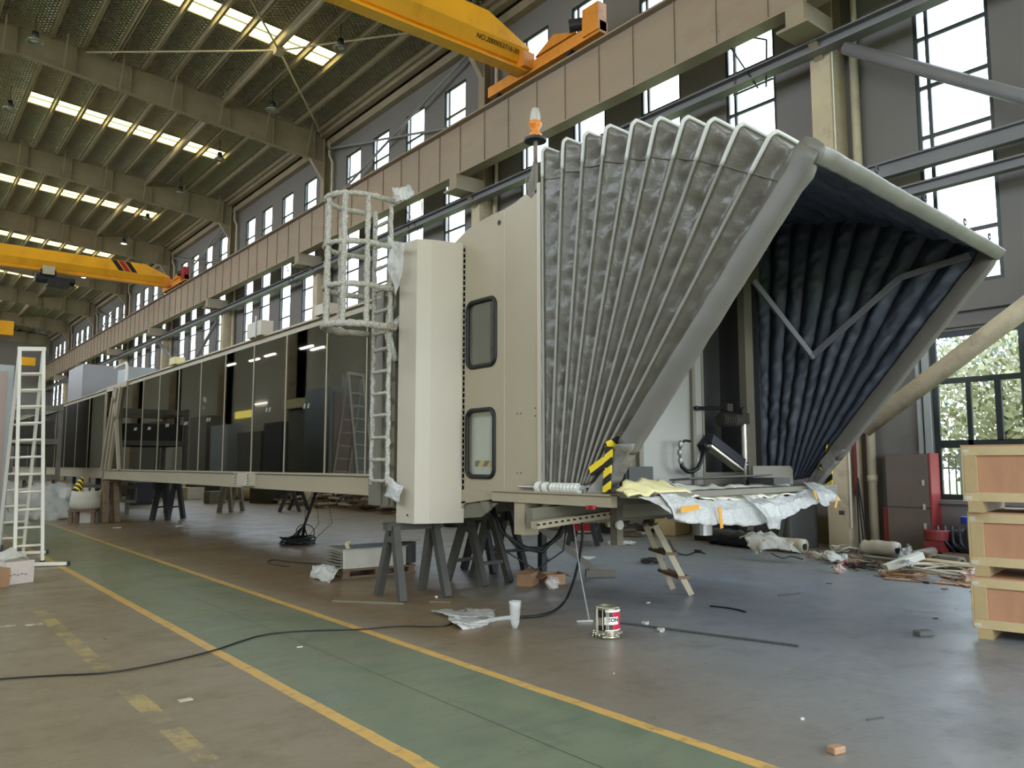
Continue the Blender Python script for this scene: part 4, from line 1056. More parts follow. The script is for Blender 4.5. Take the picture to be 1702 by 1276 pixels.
# ================================================================ things on the floor
def trestle(name, lab, loc, rz, L=.62, h=.9, splay=.3, m='horse_paint', bar=.09, bars=True, low=True):
    t = thing(name, lab, 'sawhorse', loc)
    b = MB(); b.bx(-L/2-.08, L/2+.08, -.05, .05, h-.09, h); b.bx(-L/2-.08, L/2+.08, -.075, .075, h-.015, h); b.out('top_beam', m, t)
    for sx in (-1, 1):
        for sy in (-1, 1):
            b = MB(); b.bar((sx*(L/2-.03), sy*.045, h-.05), (sx*L/2, sy*splay, 0), bar, bar, (1, 0, 0)); b.out('leg', m, t)
        if bars:
            z = h*.78; w = .045+(splay-.045)*(1-z/h); b = MB(); b.bar((sx*L/2, -w, z), (sx*L/2, w, z), .05, .07); b.out('crossbar', m, t)
    if bars and low:
        for sy in (-1, 1):
            z = h*.3; w = .045+(splay-.045)*(1-z/h); b = MB(); b.bar((-L/2, sy*w, z), (L/2, sy*w, z), .045, .045); b.out('stretcher', m, t)
    # the parts were built at the world origin of the thing: shift them there
    for ch in t.children: ch.location = WL[ch.name]
    t.location = loc; t.rotation_euler = (0, 0, rz)
    return t
_tr = trestle
def trestle(name, lab, loc, rz, **k):
    t = _tr(name, lab, (0, 0, 0), 0, **k); t.location = loc; t.rotation_euler = (0, 0, rz); return t
trestle('sawhorse', 'grey steel sawhorse under the tall shutter housing', (5.24, 8.52, 0), -.03, low=False)
trestle('sawhorse', 'grey steel sawhorse under the cabin gusset, next to the shutter housing', (6.6, 9.02, 0), .15, h=.93, splay=.36, L=.5)
trestle('sawhorse', 'dark sawhorse behind the hose bundle under the cabin', (7.55, 9.9, 0), .05, h=.98, m='horse_dark', splay=.36)
c = F(279, 863); trestle('sawhorse', 'dark sawhorse under the far end of the glass tunnel', (c.x, c.y, 0), .75, h=1.22, L=.8, splay=.25, m='horse_dark', bar=.12)
c = F(384, 850); trestle('sawhorse', 'brown-grey sawhorse seen under the middle of the glass tunnel', (c.x, c.y, 0), .75, h=1.22, L=.8, splay=.22, m='bridge_dark', bar=.12)
c = F(489, 849); trestle('sawhorse', 'small black sawhorse seen left of the hanging cable bundle', (c.x, c.y, 0), .85, h=.85, L=1.0, splay=.35, m='horse_dark', bar=.1)
c = F(186, 868); trestle('wooden_trestle', 'brown post trestle carrying the end of the tunnel beam', (5.2, 24.6, 0), 0, h=1.19, L=.3, splay=.3, m='old_wood', bar=.14, bars=False)
c = F(972, 903); t = trestle('sawhorse', 'dark sawhorse with red blocks, behind the slotted bar', (c.x, c.y, 0), .7, h=.95, L=.9, splay=.3, m='horse_dark', bar=.09)
for x in (-.45, .1, .5):
    b = MB(); b.bx(x-.14, x+.14, -.16, .16, .3, .5); o = b.out('red_block', 'dull_red' if x > -.4 else 'red_paint'); o.parent = t
b = MB(); b.bx(8.7, 9.6, 7.9, 8.1, 0, .75)
t = thing('support_stand', 'dark steel stand with a raking leg on a beam foot under the cabin', 'stand', (7.6, 8.4, 0))
b = MB(); q0, q1 = F(848, 905, .45), F(905, 917, .1); b.bar((7.35, 8.9, .85), (8.2, 8.38, .1), .08, .08); b.out('raking_leg', 'bridge_dark', t)
b = MB(); b.bar((8.1, 8.45, .05), (8.45, 8.2, .05), .12, .1); b.out('foot', 'bridge_dark', t)
b = MB(); b.bx(8.0, 8.1, 9.3, 9.4, 0, 1.0); b.out('post', 'horse_dark', t)

# folding ladder at the left
L_ = thing('folding_ladder', 'tall white folding ladder on stabilizer bars beside the green aisle', 'ladder', (2.0, 15.8, 0))
fr = [V((PY(24, 940, 14.92).x, 14.92, .02)), V((PY(70, 940, 14.92).x, 14.92, .02))]
tp = [PY(33, 580, 15.8), PY(72.5, 580, 15.8)]
bk = [V((fr[0].x-.05, 16.8, .02)), V((fr[1].x+.0, 16.8, .02))]
bk = [V((PY(-4, 920, 16.8).x, 16.8, .02)), V((PY(38, 920, 16.8).x, 16.8, .02))]
for lo, nm in ((fr, 'front_rail'), (bk, 'rear_rail')):
    for i in range(2):
        b = MB(); b.bar(lo[i], tp[i], .05, .075, (0, 1, 0)); b.out(nm, 'ladder_white', L_, bevel=.006)
    for k in range(1, 12):
        f = k*.285/tp[0].z
        if f > .98: continue
        b = MB(); p, q = lo[0].lerp(tp[0], f), lo[1].lerp(tp[1], f); b.tube([p, q], .021, 8); b.out('rung', 'ladder_white', L_, smooth=True)
b = MB(); b.bar(tp[0]+V((-.03, 0, 0)), tp[1]+V((.03, 0, 0)), .1, .07); b.out('top_hinge', 'ladder_white', L_)
b = MB(); b.bar(fr[0]+V((-.5, .02, .03)), F(111, 936, .04), .06, .05); fb = b.out('stabilizer_bar', 'ladder_white', L_)
b = MB(); b.bar(bk[0]+V((-.5, 0, .03)), F(76, 917, .04), .06, .05); rb = b.out('stabilizer_bar', 'ladder_white', L_)
for q, pr in ((F(112, 936, .03), fb), (F(77, 917, .03), rb), (fr[1], fb), (bk[1], rb)):
    b = MB(); b.box((q.x, q.y, .03), (.07, .07, .07)); b.out('rubber_foot', 'rubber', pr)

# parked cabin part at the picture edge
o = thing('cabin_section', 'pale upright cabin section standing behind the white folding ladder', 'cabin section', (1.1, 17.5, 0))
zt = VT(12, 606, (1.75, 17.2)).z
b = MB(); xr = PY(19, 700, 17.2).x; b.bx(xr-1.3, xr, 17.2, 18.6, .15, zt); b.out('shell', 'panel_grey', o, bevel=.02)
b = MB(); b.bx(xr-.6, xr-.1, 17.17, 17.2, .3, zt-.12); b.out('front_panel', 'panel_rose', o)
b = MB(); b.bx(xr-1.3, xr, 17.2, 18.6, 0, .15); b.out('plinth', 'recess', o)

# carton with film
a, e = F(9, 973), F(56, 967); u = (e-a).normalized(); v = V((-u.y, u.x, 0)); ang = math.atan2(u.y, u.x); w = (e-a).length
c = a+u*w/2+v*.2
ct = thing('carton', 'small white printed carton with crumpled film on top, by the ladder foot', 'carton', (c.x, c.y, 0))
b = MB(); b.box((c.x, c.y, .15), (w, .4, .3), ang); b.out('box', 'white_card', ct, bevel=.006)
b = MB()
for k in range(5): q = a+u*(.04+.05*k)+v*-.002+V((0, 0, .12+.01*(k % 2))); b.bar(q, q+u*.035, .003, .012)
b.out('printing', 'clutter_grey', ct)
film_flap([[a+v*.42+V((0, 0, .3))-u*.05, c+v*.2+V((0, 0, .33)), e+v*.4+V((0, 0, .3))], [c-u*.2+V((0, 0, .42)), c+V((0, 0, .46)), c+u*.14+V((0, 0, .38))], [a+V((0, 0, .31))-u*.04, c-v*.2+V((0, 0, .35)), e+V((0, 0, .3))-u*.05]], 10, 'crumpled_film', None, 'film', seed=41, amp=.06, label='crumpled clear film lying on the small white carton', cat='plastic film')
a = F(-14, 975); b = MB(); b.box((a.x, a.y, .12), (.3, .3, .24), .3); b.out('carton', 'cardboard', label='brown box corner cut off by the picture edge beside the white carton', cat='carton')

# sack on a stool
p = F(141, 868)
st = thing('stool', 'dark low wooden stool carrying a white sack near the tunnel end', 'stool', (p.x, p.y, 0))
b = MB(); b.box((p.x, p.y, .33), (.75, .5, .05), -.6); b.out('seat', 'old_wood', st)
for sx in (-.3, .3):
    for sy in (-.2, .2):
        q = V((p.x, p.y, 0))+Matrix.Rotation(-.6, 3, 'Z')@V((sx, sy, 0)); b = MB(); b.box((q.x, q.y, .155), (.1, .08, .31), -.6); b.out('leg', 'old_wood', st)
b = MB(); b.box((p.x+.1, p.y-.05, .15), (.4, .3, .3), -.6); b.out('carton', 'clutter_pale', label='pale box tucked under the stool with the white sack', cat='box')
sk = thing('sack', 'open white sack with crumpled rim on the low stool', 'sack', (p.x, p.y, .36))
b = MB()
prof = [(0, 0), (.3, 0), (.38, .08), (.4, .25), (.37, .4), (.36, .5), (.33, .44), (.1, .4), (0, .38)]
n = 28; vs = []
for i, (r, z) in enumerate(prof):
    for k in range(n):
        a = 2*PI*k/n; q = V((math.cos(a)*r*1.05, math.sin(a)*r*.85, z)); f = 1+.1*nz(q, 4, 3)
        vs.append(V((p.x, p.y, .36))+V((q.x*f, q.y*f, z+(.07*nz((q.x*5, q.y*5, 0), 1, 5) if i in (4, 5, 6) else 0))))
b.add(vs, [(i*n+k, i*n+(k+1) % n, (i+1)*n+(k+1) % n, (i+1)*n+k) for i in range(len(prof)-1) for k in range(n)]); b.out('bag', 'white_bag', sk, smooth=True)
b = MB(); q = VT(127, 822, p); b.tube([q+V((-.02, -.1, -.25)), q+V((0, -.1, .15)), q+V((.1, -.1, .48))], [.1, .12, .06], 8); b.out('tape_roll', 'hazard', label='bunch of black and yellow hazard tape sticking out of the white sack', cat='hazard tape')

# stainless duct unit on a pallet
A = F(569, 962); u = (F(640, 956)-A).normalized(); v = V((-u.y, u.x, 0)); ang = math.atan2(u.y, u.x)
def loc(x, y, z): return A+u*x+v*y+V((0, 0, z))
def lb(b, x0, x1, y0, y1, z0, z1): q = loc((x0+x1)/2, (y0+y1)/2, (z0+z1)/2); return b.box(q, (x1-x0, y1-y0, z1-z0), ang)
pa = thing('pallet', 'dark wooden pallet under the stainless duct unit', 'pallet', loc(.5, .3, 0))
b = MB(); lb(b, 0, 1.15, 0, .08, 0, .025); lb(b, 0, 1.15, .5, .58, 0, .025); lb(b, 0, 1.15, 0, .58, .1, .125)
for x in (.06, .55, 1.08): lb(b, x-.05, x+.05, 0, .58, .025, .1)
b.out('boards', 'old_wood', pa)
du = thing('duct_unit', 'shiny stainless duct unit with a louvred end lying behind the sawhorse leg', 'duct unit', loc(.55, .3, .125))
b = MB(); lb(b, .02, 1.0, .02, .56, .127, .40); b.out('casing', 'steel_bright', du, bevel=.006)
b = MB(); lb(b, -.02, 1.02, -.005, .59, .4, .41); b.out('lid', 'zinc', du)
b = MB()
for k in range(6): lb(b, -.02-.008*(6-k), .02, .04, .54, .14+k*.042, .155+k*.042)
b.out('louvre', 'bridge_dark', du)
b = MB(); q = loc(1.16, .3, .127); b.cyl(q, q+V((0, 0, .3)), .13, n=18); b.out('round_spigot', 'recess', du)
b = MB(); q = loc(.1, .1, .41)
for k in range(3): b.tube([q+V((.02*k, 0, 0)), q+V((.02*k-.02, .02, .06)), q+V((.03*k, .0, .1))], .008, 5)
b.out('cable_ends', 'foam_yellow', du)
film_flap([[loc(-.1, .5, .16), loc(-.05, .2, .17), loc(-.02, -.05, .15)], [loc(-.24, .5, .14), loc(-.2, .15, .17), loc(-.12, -.12, .1)], [loc(-.34, .45, .0), loc(-.36, .12, .0), loc(-.3, -.28, .0)]], 9, 'crumpled_film', None, 'film', seed=47, amp=.05, label='crumpled clear film on the floor at the louvred end of the duct unit', cat='plastic film')

# hanging cable bundle
p = F(495, 904); tpx = V((p.x+.35, p.y-.2, 1.2))
cb = thing('cable_bundle', 'black cable bundle hanging from the tunnel into a coil on the floor', 'cable', (p.x, p.y, 0))
b = MB()
for k in range(9):
    s = R.uniform(-.12, .12)
    b.tube([tpx+V((R.uniform(-.03, .03), R.uniform(-.03, .03), 0)), tpx.lerp(p, .3)+V((s*.3, s*.2, .04)), tpx.lerp(p, .7)+V((s*.6, s, .02)), p+V((R.uniform(-.2, .2), R.uniform(-.2, .2), .05))], .014, 6)
for k in range(3): b.tube([tpx+V((.02*k, 0, 0)), tpx+V((-.25+.25*k, .1, -.4)), tpx+V((-.3+.3*k, 0, -.8)), p+V((.2*k, .1, .06))], .006, 5)
b.out('hanging_strands', 'black_cable', cb, smooth=True)
b = MB()
for k in range(14):
    r = R.uniform(.16, .34); zz = .02+R.uniform(0, .12); ph = R.uniform(0, 6)
    b.tube([p+V((r*1.2*math.cos(a*PI/9+ph), r*math.sin(a*PI/9+ph), max(.014, zz+.03*math.sin(a*.9+ph)))) for a in range(18)], .014, 6, closed=True)
b.tube([p+V((.2+.2*math.cos(a*PI/8), .1+.05*math.sin(a*PI/8), .22+.16*math.sin(a*PI/8))) for a in range(16)], .01, 6, closed=True)
b.out('coil', 'black_cable', cb, smooth=True)

# paint can
p = F(1010, 1058); can = thing('paint_can', 'drip-stained open paint can with a red and white label', 'paint can', (p.x, p.y, 0))
r, h = .115, .285
b = MB(); b.lathe([(0, .004), (r, .004), (r+.003, .012), (r, .02), (r, h-.01), (r+.006, h-.004), (r+.004, h), (r-.008, h-.004), (r-.01, .12), (0, .12)], p, 40); b.out('tin', 'can_tin', can, smooth=False)
def arc(a0, a1, z0, z1, m, nm, rr=.0012, parent=can):
    b = MB(); n = max(4, int(abs(a1-a0)/6))
    b.sheet(lambda uu, vv: p+V(((r+rr)*math.cos(math.radians(a0+(a1-a0)*uu)), (r+rr)*math.sin(math.radians(a0+(a1-a0)*uu)), z0+(z1-z0)*vv)), n, 1, -.0008)
    return b.out(nm, m, parent, fixn=False)
va = math.degrees(math.atan2(-p.y, -p.x))     # direction to the viewer
LBL = arc(va-112, va+130, .075, .262, 'can_black', 'paper_label')
arc(va+24, va+130, .075, .262, 'can_red', 'red_field', .002, LBL)
arc(va-10, va+130, .262-.02, .262, 'white_plastic', 'white_band', .0028, LBL)
arc(va-10, va+130, .075, .085, 'white_plastic', 'white_band', .0028, LBL)
arc(va-14, va+56, .13, .2, 'white_plastic', 'name_plate', .0032, LBL); arc(va-48, va-18, .12, .19, 'can_tin', 'paint_drip', .003, LBL)
vs, fs = text_mesh('ZON', .05, .0015); w = max(q.x for q in vs)
b = MB(); b.add([p+V(((r+.0052+q.z*.3)*math.cos(math.radians(va-2)+(q.x)/r), (r+.0052+q.z*.3)*math.sin(math.radians(va-2)+(q.x)/r), .158+q.y*.9)) for q in vs], fs)
b.out('lettering', 'black_paint', LBL, fixn=False)
b = MB()
for k in range(9):
    a = math.radians(va+R.uniform(-75, 10)); z0 = R.uniform(.02, .1); b.tube([p+V(((r+.003)*math.cos(a), (r+.003)*math.sin(a), zz)) for zz in (z0, z0+.08, .27)], [.004, .006, .003], 5)
b.out('paint_drip', 'roll_white', can)
b = MB()
for k in range(26):
    a = R.uniform(0, 2*PI); rr = r+R.uniform(.0, .02); b.ball(p+V((rr*math.cos(a), rr*math.sin(a), R.uniform(.012, .05))), .016, .016, .014, 6, 4)
b.out('splatter', 'can_tin', can)

# plastic bag standing upright, hose, films, rods
p = F(856, 1044)
b = MB(); n = 20; prof = [(.0, .0), (.025, .0), (.045, .05), (.055, .14), (.062, .22), (.066, .265), (.06, .262), (.05, .2)]; vs = []
for r_, z in prof:
    for k in range(n): a = 2*PI*k/n; f = 1+.16*nz((math.cos(a)*2, math.sin(a)*2, z*8), 1, 2); vs.append(p+V((r_*f*math.cos(a), r_*f*math.sin(a)*.8, z)))
b.add(vs, [(i*n+k, i*n+(k+1) % n, (i+1)*n+(k+1) % n, (i+1)*n+k) for i in range(len(prof)-1) for k in range(n)])
b.out('plastic_bag', 'film_thin', label='small clear plastic bag standing upright on the floor like a cone', cat='plastic bag', smooth=True)
hang0, f0 = V((6.0, 6.35, 1.0)), F(925, 1012)
def hp(x, y, t): return VT(x, y, hang0.lerp(f0, t))
path = [hp(968, 868, 0), hp(967, 900, .2), hp(960, 940, .42), hp(950, 975, .65), hp(938, 1000, .85), F(920, 1016, .03), F(895, 1023, .02), F(870, 1025, .02), F(850, 1026, .02)]
def smooth_path(P, k=6):
    out = []
    for i in range(len(P)-1):
        a, b_, c, d = P[max(i-1, 0)], P[i], P[i+1], P[min(i+2, len(P)-1)]
        for j in range(k):
            t = j/k; out.append(.5*((2*b_)+(c-a)*t+(2*a-5*b_+4*c-d)*t*t+(3*b_-a-3*c+d)*t**3))
    return out+[P[-1]]
sp = smooth_path(path, 14)
b = MB(); b.tube(sp, [.017 if i % 2 else .013 for i in range(len(sp))], 8); HO = b.out('corrugated_hose', 'black_cable', label='black corrugated hose hanging from the platform and running over the floor', cat='hose', smooth=False)
sp = smooth_path([F(850, 1026, .02), F(825, 1029, .02), F(800, 1034, .025), F(775, 1040, .02)], 14)
b = MB(); b.tube(sp, [.026 if i % 2 else .02 for i in range(len(sp))], 8); b.out('hose_end', 'film', HO)
for k, (rows, lab) in enumerate((([[F(714, 1012), F(745, 1012), F(780, 1013), F(822, 1014)], [F(718, 1018, .03), F(750, 1022, .05), F(785, 1024, .04), F(824, 1022, .03)], [F(735, 1024), F(762, 1030), F(790, 1028), F(820, 1027)]], 'flat crumpled clear film on the floor left of the upright bag'),
        ([[F(746, 1022), F(775, 1026), F(812, 1031)], [F(752, 1033, .07), F(778, 1036, .06), F(812, 1036, .03)], [F(770, 1046), F(785, 1044), F(810, 1040)]], 'crumpled bubble wrap around the pale hose end on the floor'))):
    film_flap(rows, 8, 'crumpled_film', None, 'film' if k == 0 else 'bubble', seed=53+k, amp=.035, label=lab, cat='plastic film')
b = MB(); q = F(979, 1029, .02); b.tube([V((5.95, 6.4, 1.0)), V((5.9, 6.25, .5)), q], .007, 6); b.out('rod', 'zinc', label='thin pale rod leaning from the platform down to a bar foot', cat='rod')
b = MB(); b.bar(F(958, 1032, .012), F(985, 1031, .012), .03, .02); b.out('bar_foot', 'zinc', label='short grey flat bar on the floor left of the paint can', cat='bar')
b = MB(); a, e = F(1028, 1034, .012), F(1328, 1073, .012); n = 160
b.tube([a.lerp(e, i/n) for i in range(n+1)], [.014 if i % 2 else .009 for i in range(n+1)], 6); b.out('threaded_rod', 'recess', label='long threaded rod lying on the floor right of the paint can', cat='rod')
for px, py, lab in ((1100, 1047, 'small pale clamp on the threaded rod'), (1074, 1036, 'small pale clamp between the threaded rod and the paint can')): b = MB(); q = F(px, py, .02); b.box(q, (.06, .03, .03), R.uniform(0, 3)); b.box(q+V((.02, .03, 0)), (.02, .07, .03), 1); b.out('clamp', 'clutter_pale', label=lab, cat='clamp')
# thin cable across the aisle
P_ = [F(-60, 1138), F(0, 1130), F(90, 1124), F(180, 1119), F(270, 1103), F(352, 1083), F(400, 1067), F(440, 1056), F(500, 1050), F(600, 1047), F(660, 1042), F(730, 1042), F(752, 1036), F(776, 1014)]
b = MB(); b.tube([q+V((0, 0, .008)) for q in smooth_path(P_, 8)], .007, 6); b.out('floor_cable', 'black_cable', label='thin black cable snaking across the green aisle and both yellow lines', cat='cable', smooth=True)
b = MB(); b.bar(F(552, 998, .01), F(672, 1003, .012), .03, .02); b.out('flat_bar', 'bridge_dark', label='thin dark bar on the floor before the sawhorse under the shutter housing', cat='bar')
b = MB(); b.bar(F(715, 999, .01), F(750, 1000, .012), .07, .02); b.out('offcut', 'old_wood', label='short dark offcut on the floor beside the rear sawhorse foot', cat='offcut')

# cardboard boxes under the cabin
for k, (px, py, w, d, h, m, lab) in enumerate(((876, 972, .24, .2, .17, 'cardboard', 'open brown cardboard box, left one of the two under the platform'), (918, 970, .28, .22, .14, 'cardboard', 'brown cardboard box with a bag on top, right one of the two under the platform'))):
    p = F(px, py); t = thing('cardboard_box', lab, 'box', p); rz = .5-.7*k
    b = MB(); q = Matrix.Rotation(rz, 3, 'Z')
    for sx in (-1, 1): b.box(p+q@V((sx*w/2, 0, h/2)), (.008, d, h), rz)
    for sy in (-1, 1): b.box(p+q@V((0, sy*d/2, h/2)), (w, .008, h), rz)
    b.box(p+V((0, 0, .006)), (w, d, .01), rz); b.out('body', m, t)
    b = MB()
    for sx in (-1, 1):
        a0 = p+q@V((sx*w/2, -d/2, h)); a1 = p+q@V((sx*w/2, d/2, h)); o_ = q@V((sx*.1, 0, .02-.07*k)); b.prism([a0, a1, a1+o_, a0+o_], (0, 0, .006))
    b.out('flap', m, t)
p = F(918, 968, .11); b = MB(); b.ball(p, .1, .09, .07, 12, 8, .25); b.out('film_ball', 'film', label='balled clear film on the right cardboard box under the platform', cat='plastic film')
p = F(905, 933); b = MB(); b.ball(p+V((0, 0, .035)), .09, .06, .04, 10, 6, .35); b.out('black_rag', 'tarp_dark', label='small black rag on the floor behind the cardboard boxes', cat='rag')
p = F(760, 874); b = MB()
for k in range(5): b.tube([p+V((.35*math.cos(a*PI/9), .3*math.sin(a*PI/9), .05+.07*k)) for a in range(18)], .05, 7, closed=True)
b.out('tyre_coil', 'tarp_dark', label='low coil of thick black hose behind the sawhorse under the shutter housing', cat='hose coil')

# step ladder leaning at the platform
t = thing('step_ladder', 'short wooden step ladder leaning against the wrapped platform', 'ladder', (8.1, 6.7, 0))
f1, f2 = F(1118, 977, .02), F(1149, 987, .02)
tpa = VT(1078, 884, (7.25, 7.15)); tpb = VT(1095, 884, (7.2, 6.72))
for a, e in ((f1, tpa), (f2, tpb)):
    b = MB(); b.bar(a, e+(e-a)*.12, .07, .05, (1, 1, 0)); b.out('rail', 'pipe_cream', t)
for f in (.24, .62): b = MB(); p, q = f1.lerp(tpa, f+.08), f2.lerp(tpb, f+.04); b.bar(p+(p-q)*.12, q+(q-p)*.1, .16, .035); b.out('tread', 'old_wood', t)
b = MB(); b.tube([f1.lerp(tpa, .6)+V((.02, -.2, 0)), f1.lerp(tpa, 1.1)+V((.02, -.2, 0))], .012, 5); b.out('prop', 'old_wood', t)

# ---------------------------------------------------------------- crates
E1, E2 = V((.19, -.982, 0)), V((.982, .19, 0)); KA = math.atan2(E1.y, E1.x)
def crate(lab, dx, z0, z1, zs, L=1.9, D=1.1):
    o = F(1622, 1060)+E2*dx
    t = thing('wooden_crate', lab, 'crate', o+E1*L/2+E2*D/2+V((0, 0, zs)), 'wooden crates in the stack')
    def cb_(b, x0, x1, y0, y1, a, c): q = o+E1*((x0+x1)/2)+E2*((y0+y1)/2); return b.box((q.x, q.y, (a+c)/2), (x1-x0, y1-y0, c-a), KA)
    b = MB(); cb_(b, .02, L-.02, .025, D-.025, z0, z1-.02); b.out('plywood_box', 'ply', t)
    fw = .085
    for y0, y1 in ((0, .025), (D-.025, D)):
        b = MB(); cb_(b, 0, L, y0, y1, z1-fw, z1); b.out('top_batten', 'pine_pale', t, bevel=.004)
        b = MB(); cb_(b, 0, L, y0, y1, z0, z0+fw); b.out('bottom_batten', 'pine_pale', t, bevel=.004)
        for x in (0, L-.11): b = MB(); cb_(b, x, x+.11, y0-.001, y1, z0+fw, z1-fw); b.out('corner_batten', 'pine', t, bevel=.004)
    b = MB(); cb_(b, -.02, 0, 0, .09, z0, z1); cb_(b, -.02, 0, D-.09, D, z0, z1); cb_(b, -.02, 0, 0, D, z1-.09, z1); b.out('end_frame', 'pine', t, bevel=.004)
    for x in (.02, L*.5, L-.14): b = MB(); cb_(b, x, x+.12, .0, D, zs, z0); b.out('skid', 'pine', t)
    b = MB(); cb_(b, -.006, .05, -.004, 0, z1-.06, z1-.03); cb_(b, -.006, .05, -.004, 0, z0+.02, z0+.05); b.out('strap_clip', 'steel_bright', t)
    b = MB(); cb_(b, -.02, L, -.0, D, z1, z1+.014); b.out('lid', 'ply', t)
    return o
crate('bottom wooden crate of the stack, standing on the floor', 0, .09, .55, 0)
crate('middle wooden crate of the stack, with dark bars on its lid', .02, .66, 1.145, .566)
crate('topmost wooden crate of the stack, in front of the low window', -.11, 1.26, 1.77, 1.16)
o_ = F(1622, 1060)
for k in range(3): b = MB(); q = o_+E1*.42+E2*(.2+.07*k)+V((0, 0, 1.182)); b.cyl(q, q+E1*1.1, .022, n=8); b.out('steel_bar', 'dark_motor', label='dark steel bar lying between the middle and topmost crates', cat='bar', group='bars between the crates')

# ---------------------------------------------------------------- along the window wall
t = thing('hydrant_cabinet', 'tall brown cabinet with a red side against the wall', 'cabinet', (15.0, 7.2, 0))
ya, yb = PX(1546, 800, 14.85).y, PX(1472, 800, 14.85).y; zt = PX(1500, 754, 14.85).z
b = MB(); b.bx(14.88, XW, ya+.01, yb, .05, zt); b.out('body', 'cab_brown', t)
b = MB(); b.bx(14.85, 14.88, ya+.02, yb-.01, zt*.46, zt-.02); d_ = b.out('door', 'cab_brown', t, bevel=.006)
b = MB(); b.bx(14.85, 14.88, ya+.02, yb-.01, .08, zt*.46-.02); b.out('door', 'cab_brown', t, bevel=.006)
b = MB(); b.bx(14.84, XW, ya-.02, ya+.01, .05, zt+.01); b.out('red_side', 'cab_red', t)
b = MB()
for z in (zt*.68, zt*.44, zt*.25): b.bx(14.83, 14.85, ya+.1, ya+.14, z, z+.1)
b.out('handle', 'alu', d_)
b = MB(); b.bx(14.95, XW, yb+.02, yb+.12, 0, .8); b.out('red_post', 'cab_red', label='short red post left of the brown cabinet', cat='post')
for k in range(3): b = MB(); b.tube([(14.66+.05*k, 7.82-.05*k, 0), (14.7+.03*k, 7.86, 1.15+.1*k)], .016, 6); b.out('dark_bar', 'tarp_dark', label='thin dark bar leaning beside the nearest column foot', cat='bar', group='dark bars leaning at the column')
b = MB(); b.bx(14.594, 14.6, C0-.13, C0-.02, .64, .72); b.out('socket_box', 'recess', label='small recessed box low on the nearest column', cat='box')
# tarpaulin-covered stack
t = thing('covered_stack', 'dark tarpaulin-covered stack behind the wrapped platform', 'covered stack', (13.7, 9.3, 0))
def tarp_box(x0, x1, y0, y1, h, m, nm, seed, par):
    b = MB(); n = 40; vs = []; lv = [0, .25, .5, .75, .93, 1.0]
    for f in lv:
        for k in range(n):
            a = k/n*4; s = int(a); a -= s
            c = [(x0, y0), (x1, y0), (x1, y1), (x0, y1)]; p, q = c[s], c[(s+1) % 4]
            P0 = V((p[0]+(q[0]-p[0])*a, p[1]+(q[1]-p[1])*a, h*f)); w = nz((P0.x*4, P0.y*4, P0.z), 1, seed)*.06
            if f == 1.0: P0.x += (.06 if P0.x < (x0+x1)/2 else -.06); P0.y += (.06 if P0.y < (y0+y1)/2 else -.06)
            P0.x += w; P0.y += w*.7; vs.append(P0)
    b.add(vs, [(i*n+k, i*n+(k+1) % n, (i+1)*n+(k+1) % n, (i+1)*n+k) for i in range(len(lv)-1) for k in range(n)]+[tuple((len(lv)-1)*n+k for k in range(n))])
    return b.out(nm, m, par, smooth=True)
tarp_box(13.5, 14.45, 8.55, 9.7, 1.0, 'tarp_grey', 'grey_cover', 3, t)
tarp_box(13.75, 14.6, 9.75, 11.0, .95, 'tarp_dark', 'black_cover', 9, t)
b = MB(); b.bar((13.4, 9.45, 0), (13.5, 9.25, 1.0), .05, .12); b.out('leaning_batten', 'clutter_grey', label='grey batten leaning on the dark covered stack', cat='batten')
b = MB(); b.bar((13.35, 8.75, 0), (13.5, 8.6, .95), .05, .08); b.out('leaning_batten', 'clutter_dark', label='dark batten leaning on the end of the covered stack nearest the column', cat='batten')
# rolls on the floor
def roll(pa, pb, r, m, nm, lab, cat='roll', hollow=True, wob=.0):
    b = MB(); pa, pb = V(pa)+V((0, 0, r)), V(pb)+V((0, 0, r)); n = 14
    b.tube([pa.lerp(pb, i/n)+V((0, 0, wob*nz((i*.7, 0, 0), 1, r*30))) for i in range(n+1)], [r*(1+wob*2*nz((i*.9, 3, 0), 1, r*10)) for i in range(n+1)], 16)
    t = thing(nm, lab, cat, (pa+pb)/2-V((0, 0, r)))
    b.out('sheet', m, t, smooth=True)
    if hollow:
        d = (pb-pa).normalized(); b = MB(); b.cyl(pb, pb+d*.004, r*.55, n=14); b.out('core', 'pit', t)
    return t
roll(F(1183, 903), F(1258, 912), .17, 'roll_navy', 'foil_roll', 'dark navy foil roll on the floor in front of the covered stack', wob=.06)
roll(F(1256, 912), F(1338, 920), .13, 'roll_white', 'foil_roll', 'off-white foil roll lying end to end with the navy roll', wob=.03)
q0, q1 = F(1250, 905, .25), F(1325, 908, .25)
film_flap([[q0+V((.2, .4, .12)), q0.lerp(q1, .5)+V((.2, .4, .22)), q1+V((.2, .3, .08))], [q0+V((.0, .1, .1)), q0.lerp(q1, .5)+V((.0, .1, .14)), q1+V((.0, .1, .07))], [q0+V((-.15, -.1, -.12)), q0.lerp(q1, .5)+V((-.15, -.1, -.02)), q1+V((-.1, -.1, -.08))]], 8, 'crumpled_film', None, 'film', seed=61, amp=.09, label='billowing clear film draped over the off-white foil roll', cat='plastic film')
